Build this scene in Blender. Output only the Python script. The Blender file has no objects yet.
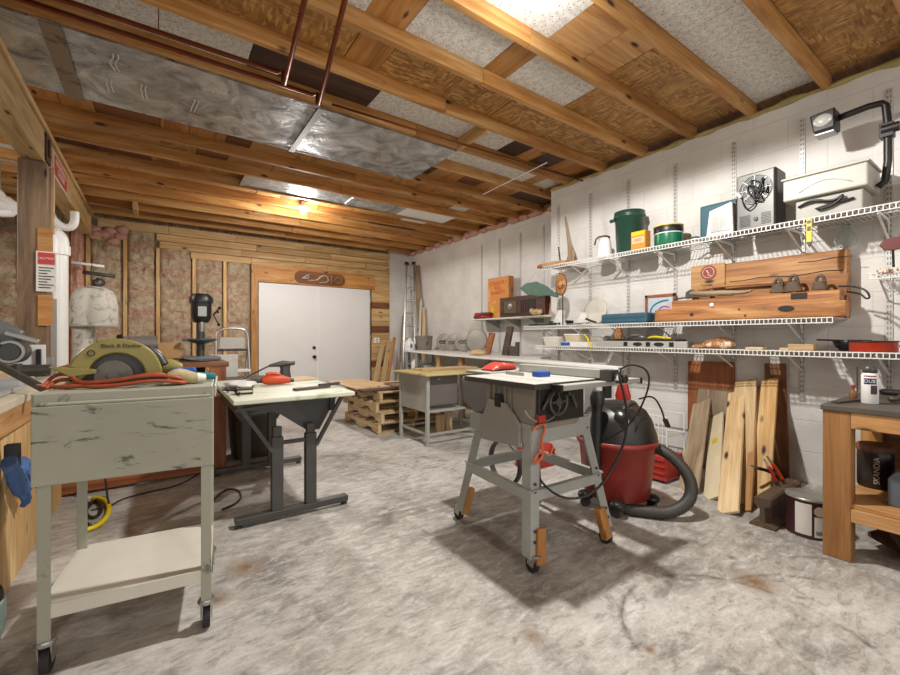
import bpy, math, random
from mathutils import Vector, Matrix, Euler, noise
random.seed(7)
SC = bpy.context.scene
COL = SC.collection
R = math.radians
# ---------------------------------------------------------------- camera, world, lamps, exposure
CAM_Z, YAW, FPX = 1.1, 35.0, 417.0
cam = bpy.data.cameras.new('camera'); cam.sensor_width = 36; cam.lens = FPX/900*36; cam.clip_start = .02
cam.shift_y = 0.0
cam_o = bpy.data.objects.new('camera', cam); COL.objects.link(cam_o)
cam_o.location = (0, 0, CAM_Z); cam_o.rotation_euler = (R(90), 0, -R(YAW)); SC.camera = cam_o
SC.view_settings.view_transform = 'Standard'; SC.view_settings.look = 'None'
SC.view_settings.gamma = 1; SC.view_settings.use_curve_mapping = False
SC.view_settings.exposure = 0.99
w = bpy.data.worlds.new('world'); SC.world = w; w.use_nodes = True
w.node_tree.nodes['Background'].inputs[0].default_value = (1.0, .985, .97, 1)
w.node_tree.nodes['Background'].inputs[1].default_value = .72
def lamp(name, loc, power, size=.05, share=.1, col=(1, .972, .93)):
    # each lamp keeps most of its light below the joists: a wide downward cone plus a weak all-round glow
    for typ, e in (('SPOT', power), ('POINT', power*share)):
        l = bpy.data.lights.new(name, typ); l.energy = e; l.shadow_soft_size = size; l.color = col
        if typ == 'SPOT': l.spot_size = R(176); l.spot_blend = .12
        o = bpy.data.objects.new(name, l); COL.objects.link(o); o.location = loc
lamp('bulb_light_front', (1.64, 1.54, 2.76), 150, .05, .03)
lamp('bulb_light_back', (1.67, 5.99, 2.76), 46, .05, .62)
lamp('fill_light_behind', (1.0, -1.7, 2.7), 26, .15, .5)  # unseen fill lamp added behind the camera to soften the shade
lamp('fill_light_left', (-2.2, 4.6, 2.5), 36, .12, .45)  # another unseen fill lamp, added out of view on the left

def at(px, py, X=None, Y=None, Z=None):
    """world point seen at a photo pixel on the plane X=, Y= or Z="""
    S, C = math.sin(R(YAW)), math.cos(R(YAW))
    u = (px-450)/FPX; v = (338-py)/FPX
    dx = S+u*C; dy = C-u*S
    t = X/dx if X is not None else Y/dy if Y is not None else (Z-CAM_Z)/v
    return Vector((dx*t, dy*t, CAM_Z+v*t))

# ---------------------------------------------------------------- mesh builder
class MB:
    def __init__(s): s.v = []; s.f = []; s.mi = []; s.sm = []; s.m = 0; s.X = None
    def add(s, vs, fs, smooth=False):
        b = len(s.v)
        s.v += [(s.X @ Vector(p)) if s.X else Vector(p) for p in vs]
        for f in fs: s.f.append([b+i for i in f]); s.mi.append(s.m); s.sm.append(smooth)
        return s
    def bx(s, x0, x1, y0, y1, z0, z1):
        if x0 > x1: x0, x1 = x1, x0
        if y0 > y1: y0, y1 = y1, y0
        if z0 > z1: z0, z1 = z1, z0
        return s.add([(x0,y0,z0),(x1,y0,z0),(x1,y1,z0),(x0,y1,z0),(x0,y0,z1),(x1,y0,z1),(x1,y1,z1),(x0,y1,z1)],
                     [(0,3,2,1),(4,5,6,7),(0,1,5,4),(1,2,6,5),(2,3,7,6),(3,0,4,7)])
    def bar(s, p0, p1, w, h, up=(0,0,1)):
        p0 = Vector(p0); p1 = Vector(p1); d = (p1-p0).normalized(); up = Vector(up)
        a = d.cross(up)
        if a.length < 1e-4: a = d.cross(Vector((1,0,0)))
        a.normalize(); b = a.cross(d).normalized()
        vs = [p+a*i*w/2+b*j*h/2 for p in (p0, p1) for (i, j) in ((-1,-1),(1,-1),(1,1),(-1,1))]
        return s.add(vs, [(0,1,2,3),(7,6,5,4),(0,4,5,1),(1,5,6,2),(2,6,7,3),(3,7,4,0)])
    def cyl(s, p0, p1, r0, r1=None, n=16, cap=True):
        r1 = r0 if r1 is None else r1
        p0 = Vector(p0); p1 = Vector(p1); d = (p1-p0).normalized()
        a = d.orthogonal().normalized(); b = d.cross(a)
        vs = []
        for p, r in ((p0, r0), (p1, r1)):
            vs += [p+(a*math.cos(2*math.pi*i/n)+b*math.sin(2*math.pi*i/n))*r for i in range(n)]
        s.add(vs, [(i, (i+1) % n, n+(i+1) % n, n+i) for i in range(n)], n > 6)
        if cap: s.add(vs[:n], [tuple(range(n))[::-1]]); s.add(vs[n:], [tuple(range(n))])
        return s
    def tube(s, pts, r, n=8, closed=False, sub=0):
        pts = [Vector(p) for p in pts]
        for _ in range(sub):
            q = []
            m = len(pts)
            rng = range(m if closed else m-1)
            if not closed: q.append(pts[0])
            for i in rng:
                a, b = pts[i], pts[(i+1) % m]
                q += [a*.75+b*.25, a*.25+b*.75]
            if not closed: q.append(pts[-1])
            pts = q
        m = len(pts); vs = []; pa = None
        for i, p in enumerate(pts):
            d = (pts[(i+1) % m]-pts[i-1]) if closed or 0 < i < m-1 else (pts[1]-pts[0] if i == 0 else pts[-1]-pts[-2])
            if d.length < 1e-9: d = Vector((0,0,1))
            d.normalize()
            a = d.orthogonal().normalized() if pa is None else (pa-d*pa.dot(d))
            if a.length < 1e-5: a = d.orthogonal()
            a.normalize(); pa = a; b = d.cross(a)
            rr = r(i/(m-1)) if callable(r) else r
            vs += [p+(a*math.cos(2*math.pi*k/n)+b*math.sin(2*math.pi*k/n))*rr for k in range(n)]
        fs = []
        for i in range(m if closed else m-1):
            j = (i+1) % m
            fs += [(i*n+k, i*n+(k+1) % n, j*n+(k+1) % n, j*n+k) for k in range(n)]
        if not closed: fs += [tuple(range(n))[::-1], tuple(range((m-1)*n, m*n))]
        return s.add(vs, fs, n > 4)
    def lathe(s, prof, c=(0,0,0), n=24, ax=None, sx=1, sy=1):
        """prof: (radius, height) pairs along +Z (or along ax)"""
        Mx = Matrix.Translation(Vector(c))
        if ax is not None: Mx = Mx @ Vector(ax).to_track_quat('Z', 'Y').to_matrix().to_4x4()
        vs = [Mx @ Vector((sx*r*math.cos(2*math.pi*k/n), sy*r*math.sin(2*math.pi*k/n), h)) for r, h in prof for k in range(n)]
        fs = [(i*n+k, i*n+(k+1) % n, (i+1)*n+(k+1) % n, (i+1)*n+k) for i in range(len(prof)-1) for k in range(n)]
        s.add(vs, fs, True)
        m = len(prof)
        s.add(vs[:n], [tuple(range(n))[::-1]]); s.add(vs[(m-1)*n:], [tuple(range(n))])
        return s
    def prism(s, poly, ax, a0, a1):
        """poly of 2D points in the plane normal to ax ('x': (y,z), 'y': (x,z), 'z': (x,y))"""
        def P(q, a): return {'x': (a, q[0], q[1]), 'y': (q[0], a, q[1]), 'z': (q[0], q[1], a)}[ax]
        n = len(poly); vs = [P(q, a0) for q in poly]+[P(q, a1) for q in poly]
        return s.add(vs, [tuple(range(n))[::-1], tuple(range(n, 2*n))]+[(i, (i+1) % n, n+(i+1) % n, n+i) for i in range(n)])
    def grid(s, fn, nu, nv, smooth=True):
        vs = [fn(i/nu, j/nv) for j in range(nv+1) for i in range(nu+1)]
        return s.add(vs, [(j*(nu+1)+i, j*(nu+1)+i+1, (j+1)*(nu+1)+i+1, (j+1)*(nu+1)+i) for j in range(nv) for i in range(nu)], smooth)
    def blob(s, c, r, nz=.0, n=16, m=10, seed=0):
        c = Vector(c); r = Vector(r if hasattr(r, '__len__') else (r, r, r)); vs = []
        for j in range(m+1):
            th = math.pi*j/m
            for i in range(n):
                ph = 2*math.pi*i/n
                d = Vector((math.sin(th)*math.cos(ph), math.sin(th)*math.sin(ph), math.cos(th)))
                k = 1+nz*noise.noise(d*2.1+Vector((seed, seed*.7, 0)))
                vs.append(c+Vector((d.x*r.x, d.y*r.y, d.z*r.z))*k)
        return s.add(vs, [(j*n+i, (j+1)*n+i, (j+1)*n+(i+1) % n, j*n+(i+1) % n) for j in range(m) for i in range(n)], True)
    def rings(s, secs, n=16, p=2.0):
        """secs: (centre, half width vector, half height vector) super-ellipse sections"""
        vs = []
        for c, a, b in secs:
            c, a, b = Vector(c), Vector(a), Vector(b)
            for k in range(n):
                t = 2*math.pi*k/n; cs, sn = math.cos(t), math.sin(t)
                vs.append(c+a*math.copysign(abs(cs)**(2/p), cs)+b*math.copysign(abs(sn)**(2/p), sn))
        m = len(secs)
        fs = [(i*n+k, i*n+(k+1) % n, (i+1)*n+(k+1) % n, (i+1)*n+k) for i in range(m-1) for k in range(n)]
        s.add(vs, fs, True); s.add(vs[:n], [tuple(range(n))[::-1]]); s.add(vs[(m-1)*n:], [tuple(range(n))])
        return s

INV = {}
def link(name, mb, mat, bevel=0):
    me = bpy.data.meshes.new(name)
    me.from_pydata([tuple(v) for v in mb.v], [], mb.f)
    for mm in (mat if isinstance(mat, (list, tuple)) else [mat]): me.materials.append(mm)
    me.polygons.foreach_set('material_index', mb.mi); me.polygons.foreach_set('use_smooth', mb.sm)
    me.validate(); me.update()
    o = bpy.data.objects.new(name, me); COL.objects.link(o)
    if bevel:
        b = o.modifiers.new('soft_edge', 'BEVEL'); b.width = bevel; b.segments = 2; b.limit_method = 'ANGLE'; b.angle_limit = R(40)
    return o
def thing(name, label, cat, loc=(0,0,0), rz=0, group=None):
    o = bpy.data.objects.new(name, None); COL.objects.link(o); o.empty_display_size = .05
    o.location = loc; o.rotation_euler = (0, 0, rz); o['label'] = label; o['category'] = cat
    if group: o['group'] = group
    INV[o.name] = (Matrix.Translation(Vector(loc)) @ Matrix.Rotation(rz, 4, 'Z')).inverted()
    return o
def part(root, name, mb, mat, bevel=0, local=False, label=None):
    """a part (or sub-part) of root; mb is in world coordinates unless local"""
    inv = INV.get(root.name, Matrix.Identity(4))
    if not local: mb.v = [inv @ v for v in mb.v]
    o = link(name, mb, mat, bevel); o.parent = root
    INV[o.name] = inv
    if label: o['label'] = label
    return o
def tag(o, label, cat, group=None):
    o['label'] = label; o['category'] = cat
    if group: o['group'] = group
    return o
def solo(name, mb, mat, label, cat, group=None, bevel=0):
    xs = [v.x for v in mb.v]; ys = [v.y for v in mb.v]; zs = [v.z for v in mb.v]
    c = Vector(((min(xs)+max(xs))/2, (min(ys)+max(ys))/2, min(zs)))
    mb.v = [v-c for v in mb.v]
    o = link(name, mb, mat, bevel); o.location = c
    INV[o.name] = Matrix.Translation(-c)
    return tag(o, label, cat, group)
def struct(name, mb, mat, bevel=0):
    o = link(name, mb, mat, bevel); o['kind'] = 'structure'; INV[o.name] = Matrix.Identity(4); return o
def board(name, p0, p1, wid, th, up, mat, root=None, bevel=.003, holes=None):
    """a plank whose own X runs along its length, so its grain follows it"""
    p0 = Vector(p0); p1 = Vector(p1); d = (p1-p0); L = d.length; d.normalize()
    n = Vector(up); n = (n-d*n.dot(d)).normalized(); wv = n.cross(d)
    Mx = Matrix((d, wv, n)).transposed().to_4x4(); Mx.translation = p0
    mb = MB().bx(0, L, -wid/2, wid/2, -th/2, th/2)
    o = link(name, mb, mat, bevel)
    if root is not None:
        o.parent = root; Mx = INV[root.name] @ Mx
    o.matrix_local = Mx
    if root is None: o.matrix_world = Mx
    INV[o.name] = Mx.inverted()
    return o
def text(root, name, s, size, loc, rot, mat, align='CENTER', ext=.0008, sx=1):
    c = bpy.data.curves.new(name, 'FONT'); c.body = s; c.size = size; c.extrude = ext; c.align_x = align; c.align_y = 'CENTER'; c.space_line = .85
    c.materials.append(mat)
    tmp = bpy.data.objects.new(name, c)
    me = bpy.data.meshes.new_from_object(tmp); bpy.data.objects.remove(tmp)
    o = bpy.data.objects.new(name, me); COL.objects.link(o); o.parent = root
    inv = INV.get(root.name, Matrix.Identity(4))
    o.matrix_local = inv @ Matrix.Translation(Vector(loc)) @ Euler(rot).to_matrix().to_4x4() @ Matrix.Diagonal((sx, 1, 1, 1))
    return o
# text facing -X (towards the room from the right wall) and facing -Y
FX = (R(90), 0, -R(90)); FY = (R(90), 0, 0); FPX_ = (R(90), 0, R(90))
def dup(root, loc=None, rz=None, label=None, group=None):
    r = root.copy(); COL.objects.link(r)
    if loc is not None: r.location = loc
    if rz is not None: r.rotation_euler = (0, 0, rz)
    if label: r['label'] = label
    if group: r['group'] = group
    for ch in list(root.children):
        c = ch.copy(); COL.objects.link(c); c.parent = r
        for g in list(ch.children):
            d = g.copy(); COL.objects.link(d); d.parent = c
    return r

# ---------------------------------------------------------------- materials
def hexc(h):
    c = [int(h[i:i+2], 16)/255 for i in (0, 2, 4)]
    return tuple(x/12.92 if x <= .04045 else ((x+.055)/1.055)**2.4 for x in c)+(1,)
MATS = {}
class N:
    def __init__(s, name):
        s.m = bpy.data.materials.new(name); s.m.use_nodes = True; s.t = s.m.node_tree
        s.b = s.t.nodes['Principled BSDF']; s.tc = s.n('ShaderNodeTexCoord')
    def n(s, typ, **k):
        x = s.t.nodes.new(typ)
        for a, v in k.items(): setattr(x, a, v)
        return x
    def l(s, a, b): s.t.links.new(a, b)
    def mapping(s, sc=(1,1,1), src=None, island=True):
        mp = s.n('ShaderNodeMapping'); mp.inputs['Scale'].default_value = sc
        s.l(src or s.tc.outputs['Object'], mp.inputs['Vector'])
        if island:
            g = s.n('ShaderNodeNewGeometry'); oi = s.n('ShaderNodeObjectInfo')
            ad = s.n('ShaderNodeMath', operation='ADD'); s.l(g.outputs['Random Per Island'], ad.inputs[0]); s.l(oi.outputs['Random'], ad.inputs[1])
            mu = s.n('ShaderNodeMath', operation='MULTIPLY'); mu.inputs[1].default_value = 37.; s.l(ad.outputs[0], mu.inputs[0])
            cb = s.n('ShaderNodeCombineXYZ')
            for i in range(3): s.l(mu.outputs[0], cb.inputs[i])
            s.l(cb.outputs[0], mp.inputs['Location'])
        return mp.outputs[0]
    def noise(s, vec, scale=5, det=4, rough=.55, dist=0):
        x = s.n('ShaderNodeTexNoise'); x.inputs['Scale'].default_value = scale; x.inputs['Detail'].default_value = det
        x.inputs['Roughness'].default_value = rough; x.inputs['Distortion'].default_value = dist; s.l(vec, x.inputs['Vector']); return x.outputs['Fac']
    def ramp(s, fac, stops, interp='LINEAR'):
        r = s.n('ShaderNodeValToRGB'); r.color_ramp.interpolation = interp; e = r.color_ramp.elements
        while len(e) < len(stops): e.new(.5)
        for i, (p, c) in enumerate(stops):
            e[i].position = p; e[i].color = hexc(c) if isinstance(c, str) else (c, c, c, 1)
        s.l(fac, r.inputs[0]); return r.outputs[0]
    def mix(s, a, b, fac, mode='MIX'):
        x = s.n('ShaderNodeMix', data_type='RGBA', blend_type=mode)
        for inp, v in ((x.inputs[0], fac), (x.inputs[6], a), (x.inputs[7], b)):
            if isinstance(v, (int, float)): inp.default_value = v if inp.type == 'VALUE' else (v, v, v, 1)
            elif isinstance(v, str): inp.default_value = hexc(v)
            else: s.l(v, inp)
        return x.outputs[2]
    def bump(s, h, strength=.3, dist=.01):
        b = s.n('ShaderNodeBump'); b.inputs['Strength'].default_value = strength; b.inputs['Distance'].default_value = dist
        s.l(h, b.inputs['Height']); s.l(b.outputs[0], s.b.inputs['Normal'])
    def done(s, col, rough=.6, metal=0):
        if isinstance(col, str): s.b.inputs['Base Color'].default_value = hexc(col)
        else: s.l(col, s.b.inputs['Base Color'])
        if isinstance(rough, (int, float)): s.b.inputs['Roughness'].default_value = rough
        else: s.l(rough, s.b.inputs['Roughness'])
        s.b.inputs['Metallic'].default_value = metal
        return s.m
def plain(name, c, rough=.5, metal=0, var=.12, scale=9, bump=.0):
    n = N(name); v = n.mapping()
    f = n.noise(v, scale, 5, .6)
    g = n.ramp(f, [(.3, 1-var), (.7, 1.0)])
    col = n.mix(c, g, 1.0, 'MULTIPLY')
    if bump: n.bump(n.noise(v, scale*6, 3), bump, .003)
    return n.done(col, rough, metal)
def worn(name, c, c2, rough=.5, metal=0, scale=7, lo=.55, hi=.62, bump=.1):
    n = N(name); v = n.mapping()
    f = n.noise(v, scale, 7, .65, .6)
    col = n.mix(c, c2, n.ramp(f, [(lo, 0.), (hi, 1.)]))
    n.bump(f, bump, .003)
    return n.done(col, rough, metal)
def wood(name, c1, c2, c3, axis=0, knots=True, rough=.6, sc=1.0, contrast=1):
    n = N(name); s = [9*sc]*3; s[axis] = .9*sc
    v = n.mapping(tuple(s)); f = n.noise(v, 1.0, 6, .62, 1.2)
    s2 = [60*sc]*3; s2[axis] = 2.5*sc
    f2 = n.noise(n.mapping(tuple(s2)), 1., 3)
    col = n.ramp(f, [(.3, c3), (.48, c1), (.68, c2)])
    col = n.mix(col, n.ramp(f2, [(.35, .72), (.6, 1.)]), .7*contrast, 'MULTIPLY')
    g = n.n('ShaderNodeNewGeometry'); oi = n.n('ShaderNodeObjectInfo')
    ad = n.n('ShaderNodeMath', operation='ADD'); n.l(g.outputs['Random Per Island'], ad.inputs[0]); n.l(oi.outputs['Random'], ad.inputs[1])
    fr = n.n('ShaderNodeMath', operation='FRACT'); n.l(ad.outputs[0], fr.inputs[0])
    col = n.mix(col, n.ramp(fr.outputs[0], [(0, .74), (1, 1.)]), 1., 'MULTIPLY')
    if knots:
        s3 = [7*sc]*3; s3[axis] = 2.6*sc
        vo = n.n('ShaderNodeTexVoronoi'); vo.inputs['Scale'].default_value = 1.; n.l(n.mapping(tuple(s3)), vo.inputs['Vector'])
        col = n.mix(col, n.ramp(vo.outputs['Distance'], [(.06, '4a2a12'), (.14, 'ffffff')]), 1., 'MULTIPLY')
    n.bump(f2, .25, .004)
    return n.done(col, rough)
def wood3(name, c1, c2, c3, **k): return [wood(name+'_'+'xyz'[i], c1, c2, c3, i, **k) for i in range(3)]

PINE = wood3('pine', 'c8935a', 'e0b27a', 'a8713c')
ORANGE = wood3('joist_wood', 'c48a48', 'deb070', '9a6630')
YEL = wood3('yellow_pine', 'd8ac70', 'ecd09c', 'ba8c50')
BROWN = wood3('brown_wood', '7a4a28', '96603a', '553018', knots=False)
RED = wood3('red_wood', '96552c', 'b0703c', '6b3819')
AMBER = wood3('amber_wood', 'c08442', 'd8a262', '9a642c')
PALE = wood3('pale_pine', 'd8b888', 'e8cfa4', 'b89060')
GREYW = wood3('weathered_wood', '9a8468', 'b8a488', '6f5a42')
DARKW = wood3('dark_wood', '4a3022', '604030', '30201a', knots=False)
LOG = wood3('log_wood', 'b27640', 'd2a066', '6a3e20', contrast=1.3)
BEAMW = wood('beam_wood', 'cbaa74', 'e0c48e', 'a88450', 1)
POSTW = wood('post_wood', '7a6046', '947858', '584230', 2)
LEGW = wood('leg_wood', 'a87440', 'bd8c54', '85582c', 2)
def osb():
    n = N('osb_board')
    v = n.mapping((1, 1, 1))
    ds = n.noise(v, 4, 2)
    vo = n.n('ShaderNodeTexVoronoi'); vo.inputs['Scale'].default_value = 60; vo.inputs['Randomness'].default_value = 1
    mp = n.n('ShaderNodeMapping'); mp.inputs['Scale'].default_value = (1, .25, 1); mp.inputs['Rotation'].default_value = (0, 0, .3); n.l(v, mp.inputs[0]); n.l(mp.outputs[0], vo.inputs['Vector'])
    vo2 = n.n('ShaderNodeTexVoronoi'); vo2.inputs['Scale'].default_value = 75
    mp2 = n.n('ShaderNodeMapping'); mp2.inputs['Scale'].default_value = (.22, 1, 1); mp2.inputs['Rotation'].default_value = (0, 0, .6); n.l(v, mp2.inputs[0]); n.l(mp2.outputs[0], vo2.inputs['Vector'])
    a = n.ramp(vo.outputs['Color'], [(.1, '8f6030'), (.5, 'b07f40'), (.9, 'd0a462')])
    b = n.ramp(vo2.outputs['Color'], [(.1, '86592a'), (.5, 'ac7a3c'), (.9, 'd8b070')])
    c = n.mix(a, b, n.ramp(ds, [(.42, 0.), (.58, 1.)]))
    big = n.noise(v, 2.5, 4)
    c = n.mix(c, n.ramp(big, [(.3, .62), (.6, 1.)]), .8, 'MULTIPLY')
    n.bump(vo.outputs['Distance'], .2, .004)
    return n.done(c, .6)
OSB = osb()
def tile():
    n = N('acoustic_tile'); v = n.mapping()
    vo = n.n('ShaderNodeTexVoronoi'); vo.inputs['Scale'].default_value = 55; n.l(v, vo.inputs['Vector'])
    f = n.noise(v, 30, 4)
    c = n.mix(n.ramp(f, [(.35, 'cac8c4'), (.6, 'e6e3dd')]), '7c7a78', n.ramp(vo.outputs['Distance'], [(.16, 1.), (.26, 0.)]))
    return n.done(c, .9)
TILE = tile()
def concrete():
    n = N('worn_concrete'); v = n.mapping((1,1,1), island=False)
    big = n.noise(v, .75, 5, .6, .6)
    mid = n.noise(v, 3.6, 12, .74, .6)
    mp = n.n('ShaderNodeMapping'); mp.inputs['Scale'].default_value = (1, 2.6, 1); mp.inputs['Rotation'].default_value = (0, 0, -.9); n.l(v, mp.inputs[0])
    st = n.noise(mp.outputs[0], 9, 12, .76, .5)
    fine = n.noise(v, 55, 8, .8)
    base = n.ramp(big, [(.32, '8b857c'), (.5, 'b4afa7'), (.64, 'cfcbc5')])
    base = n.mix(base, n.ramp(mid, [(.36, .45), (.47, .86), (.56, 1.)]), .85, 'MULTIPLY')
    base = n.mix(base, 'dedbd6', n.ramp(st, [(.50, 0.), (.68, .7)]))
    base = n.mix(base, '77726a', n.ramp(st, [(.34, .8), (.47, 0.)]))
    base = n.mix(base, n.ramp(fine, [(.3, .72), (.55, 1.)]), .8, 'MULTIPLY')
    # round drag marks and brown stains
    for (cx, cy, r, wd) in ((2.05, .35, .30, .02), (2.05, .35, .47, .016), (1.75, .62, .42, .02), (2.5, .5, .25, .015)):
        ds = n.n('ShaderNodeVectorMath', operation='DISTANCE'); ds.inputs[1].default_value = (cx, cy, 0); n.l(v, ds.inputs[0])
        sb = n.n('ShaderNodeMath', operation='SUBTRACT'); n.l(ds.outputs['Value'], sb.inputs[0]); sb.inputs[1].default_value = r
        ab = n.n('ShaderNodeMath', operation='ABSOLUTE'); n.l(sb.outputs[0], ab.inputs[0])
        mk = n.ramp(ab.outputs[0], [(0., 1.), (wd, 0.)])
        mk = n.mix(mk, n.ramp(mid, [(.4, 1.), (.55, 0.)]), 1., 'MULTIPLY')
        base = n.mix(base, '6a655d', mk)
    for (cx, cy, r) in ((1.13, 1.08, .05), (2.2, .75, .12), (1.42, .8, .03), (2.35, .9, .03), (.35, 2.2, .12), (.2, 2.0, .08)):
        ds = n.n('ShaderNodeVectorMath', operation='DISTANCE'); ds.inputs[1].default_value = (cx, cy, 0); n.l(v, ds.inputs[0])
        mk = n.ramp(ds.outputs['Value'], [(0, 1.), (r, 0.)])
        mk = n.mix(mk, n.ramp(st, [(.4, 0.), (.52, 1.)]), 1., 'MULTIPLY')
        base = n.mix(base, '7a5a30', mk)
    n.bump(mid, .12, .01)
    return n.done(base, n.ramp(mid, [(.35, .38), (.65, .62)]))
CONCRETE = concrete()
def blockwall():
    n = N('white_painted_block'); sp = n.n('ShaderNodeSeparateXYZ'); n.l(n.tc.outputs['Object'], sp.inputs[0])
    ad = n.n('ShaderNodeMath', operation='ADD'); n.l(sp.outputs[0], ad.inputs[0]); n.l(sp.outputs[1], ad.inputs[1])
    cb = n.n('ShaderNodeCombineXYZ'); n.l(ad.outputs[0], cb.inputs[0]); n.l(sp.outputs[2], cb.inputs[1])
    br = n.n('ShaderNodeTexBrick'); n.l(cb.outputs[0], br.inputs['Vector'])
    br.inputs['Scale'].default_value = 1; br.inputs['Brick Width'].default_value = .47; br.inputs['Row Height'].default_value = .235
    br.inputs['Mortar Size'].default_value = .006; br.inputs['Mortar Smooth'].default_value = .6
    v = n.mapping(island=False)
    f = n.noise(v, 3, 5); f2 = n.noise(v, 60, 4)
    c = n.mix(n.ramp(f, [(.3, 'cbc8c3'), (.6, 'dad7d2')]), 'c0bcb7', n.ramp(br.outputs['Fac'], [(0, 0.), (1., .35)]))
    h = n.n('ShaderNodeMath', operation='SUBTRACT'); n.l(f2, h.inputs[0]); n.l(br.outputs['Fac'], h.inputs[1])
    n.bump(h.outputs[0], .35, .006)
    return n.done(c, .7)
BLOCK = blockwall()
def batt():
    n = N('kraft_insulation'); v = n.mapping()
    f = n.noise(v, 11, 8, .72, .4)
    c = n.ramp(f, [(.34, '917a60'), (.5, 'b09b7f'), (.66, 'c9b89c')])
    mp = n.n('ShaderNodeMapping'); mp.inputs['Scale'].default_value = (9, 1, 16); n.l(v, mp.inputs[0])
    t = n.noise(mp.outputs[0], 2.2, 3, .7)
    w = n.n('ShaderNodeTexWave'); w.bands_direction = 'Z'; w.inputs['Scale'].default_value = .9; w.inputs['Distortion'].default_value = 2.; n.l(v, w.inputs['Vector'])
    mk = n.mix(n.ramp(t, [(.54, 0.), (.575, 1.)]), n.ramp(w.outputs['Fac'], [(.45, 0.), (.6, 1.)]), 1., 'MULTIPLY')
    c = n.mix(c, 'b04a42', n.mix(mk, .6, 1., 'MULTIPLY'))
    n.bump(f, .9, .05)
    return n.done(c, .4)
BATT = batt()
PINK = plain('pink_fibreglass', 'cf9c88', .95, 0, .35, 20, .6)
def duct():
    n = N('galvanised_sheet'); v = n.mapping()
    f = n.noise(v, 3.5, 6, .6, 1.8)
    c = n.ramp(f, [(.3, '77787a'), (.5, 'aeb0b0'), (.7, 'd6d7d6')])
    f2 = n.noise(v, 9, 5, .6, 2.5)
    n.bump(f, .6, .02)
    return n.done(c, n.ramp(f2, [(.35, .25), (.65, .5)]), .75)
DUCT = duct(); SHELL = plain('disc_grey', '9a978f', .5, .2, .25, 12)
COPPER = plain('copper_pipe', '8a4a30', .35, .8, .35)
STEEL = plain('bright_steel', 'b8b8b4', .32, .9, .15)
GALV = plain('zinc_steel', 'a9aaa6', .4, .6, .2)
GREYP = plain('grey_paint', 'a3a39b', .45, 0, .12)
SAWG = plain('saw_grey_plastic', '8a8376', .5, 0, .12)
STANDG = plain('stand_grey_steel', 'aaada8', .38, .25, .12)
DKG = plain('dark_grey_steel', '4c4a46', .42, .3, .2)
BLK = plain('black_plastic', '1f1d1b', .4, 0, .3)
RUB = plain('black_rubber', '2a2826', .75, 0, .3)
HOSE = plain('charcoal_hose', '45413c', .55, 0, .2)
WHT = plain('white_enamel', 'e6e5e1', .4, 0, .05)
WIREW = plain('white_wire', 'e8e7e3', .35, 0, .04)
DOORW = plain('white_door_paint', 'dedcda', .5, 0, .04, 3)
CREAM = plain('cream_plastic', 'd5d0c2', .45, 0, .08)
TANP = plain('tan_laminate', 'cabf9f', .45, 0, .1)
REDP = plain('red_plastic', 'a82a20', .42, 0, .15)
VACR = plain('vacuum_red', '84281e', .38, 0, .15)
ORNG = plain('orange_plastic', 'c04418', .4, 0, .1)
CORDO = plain('orange_cord', 'a04a28', .5, 0, .15)
YELP = plain('yellow_plastic', 'd8c020', .4, 0, .1)
BLUEP = plain('blue_plastic', '2350a8', .45, 0, .1)
TEAL = plain('teal_plastic', '2c5a66', .5, 0, .15)
CYAN = plain('turquoise_plastic', '2f8a9a', .4, 0, .15)
DGRN = plain('dark_green_plastic', '1f4234', .35, 0, .15)
GRN = plain('green_tin_paint', '0e6a48', .3, .1, .15)
FISHG = plain('fish_green', '4a6a5a', .5, 0, .3, 20)
OLIVE = plain('olive_yellow_plastic', '8a7e38', .38, 0, .2)
GLOVEB = plain('blue_cloth', '5a7cb4', .9, 0, .3, 30, .4)
CLOTHW = plain('white_cloth', 'd8d5ce', .9, 0, .15, 20, .3)
TBAG = plain('pale_teal_bag', 'a9c4c0', .3, 0, .15)
CART = worn('grey_green_paint', 'a09f8e', '6c6d62', .45, 0, 6, .6, .66)
LEAF = N('scuffed_cart_paint')
_v = LEAF.mapping((1, 1, 1)); _mp = LEAF.n('ShaderNodeMapping'); _mp.inputs['Scale'].default_value = (5, 5, 22); _mp.inputs['Rotation'].default_value = (0, .45, 0); LEAF.l(_v, _mp.inputs[0])
_f = LEAF.noise(_mp.outputs[0], 1.1, 6, .7, .8)
LEAF = LEAF.done(LEAF.mix(LEAF.ramp(LEAF.noise(_v, 3, 4), [(.3, '949382'), (.7, 'a3a290')]), '38403c', LEAF.ramp(_f, [(.575, 0.), (.64, .85)])), .45)
GTOP = worn('green_white_worktop', 'c3c4b0', 'a3ac8c', .5, 0, 4)
LABELR = plain('red_sign', 'c43c38', .5)
LABELW = plain('white_sign', 'e2ded6', .5)
INKB = plain('black_ink', '1a1816', .6)
INKR = plain('red_ink', 'b0302a', .6)
CARD = plain('cardboard', 'b58f5e', .8, 0, .12)
GLASS = N('clear_glass'); GLASS.b.inputs['Transmission Weight'].default_value = 1; GLASS.b.inputs['IOR'].default_value = 1.3; GLASS = GLASS.done('f2f6f4', .03)
FOAM = plain('foam_sealant', 'b7a86a', .85, 0, .35, 12, .6)
CONCD = plain('paint_lid_metal', 'b0aca4', .35, .7, .2)
MAROON = plain('maroon_label', '47282a', .45, 0, .2)
RUST = worn('rusted_iron', '5a4a3c', '7a5a40', .7, .3, 12)
BULB = N('lit_bulb_glass'); BULB.b.inputs['Emission Color'].default_value = (1, .95, .88, 1); BULB.b.inputs['Emission Strength'].default_value = 12; BULB = BULB.done('ffffff', .4)
PLATE = plain('plate_grey', 'b4b2ac', .4, .2, .12)
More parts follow.
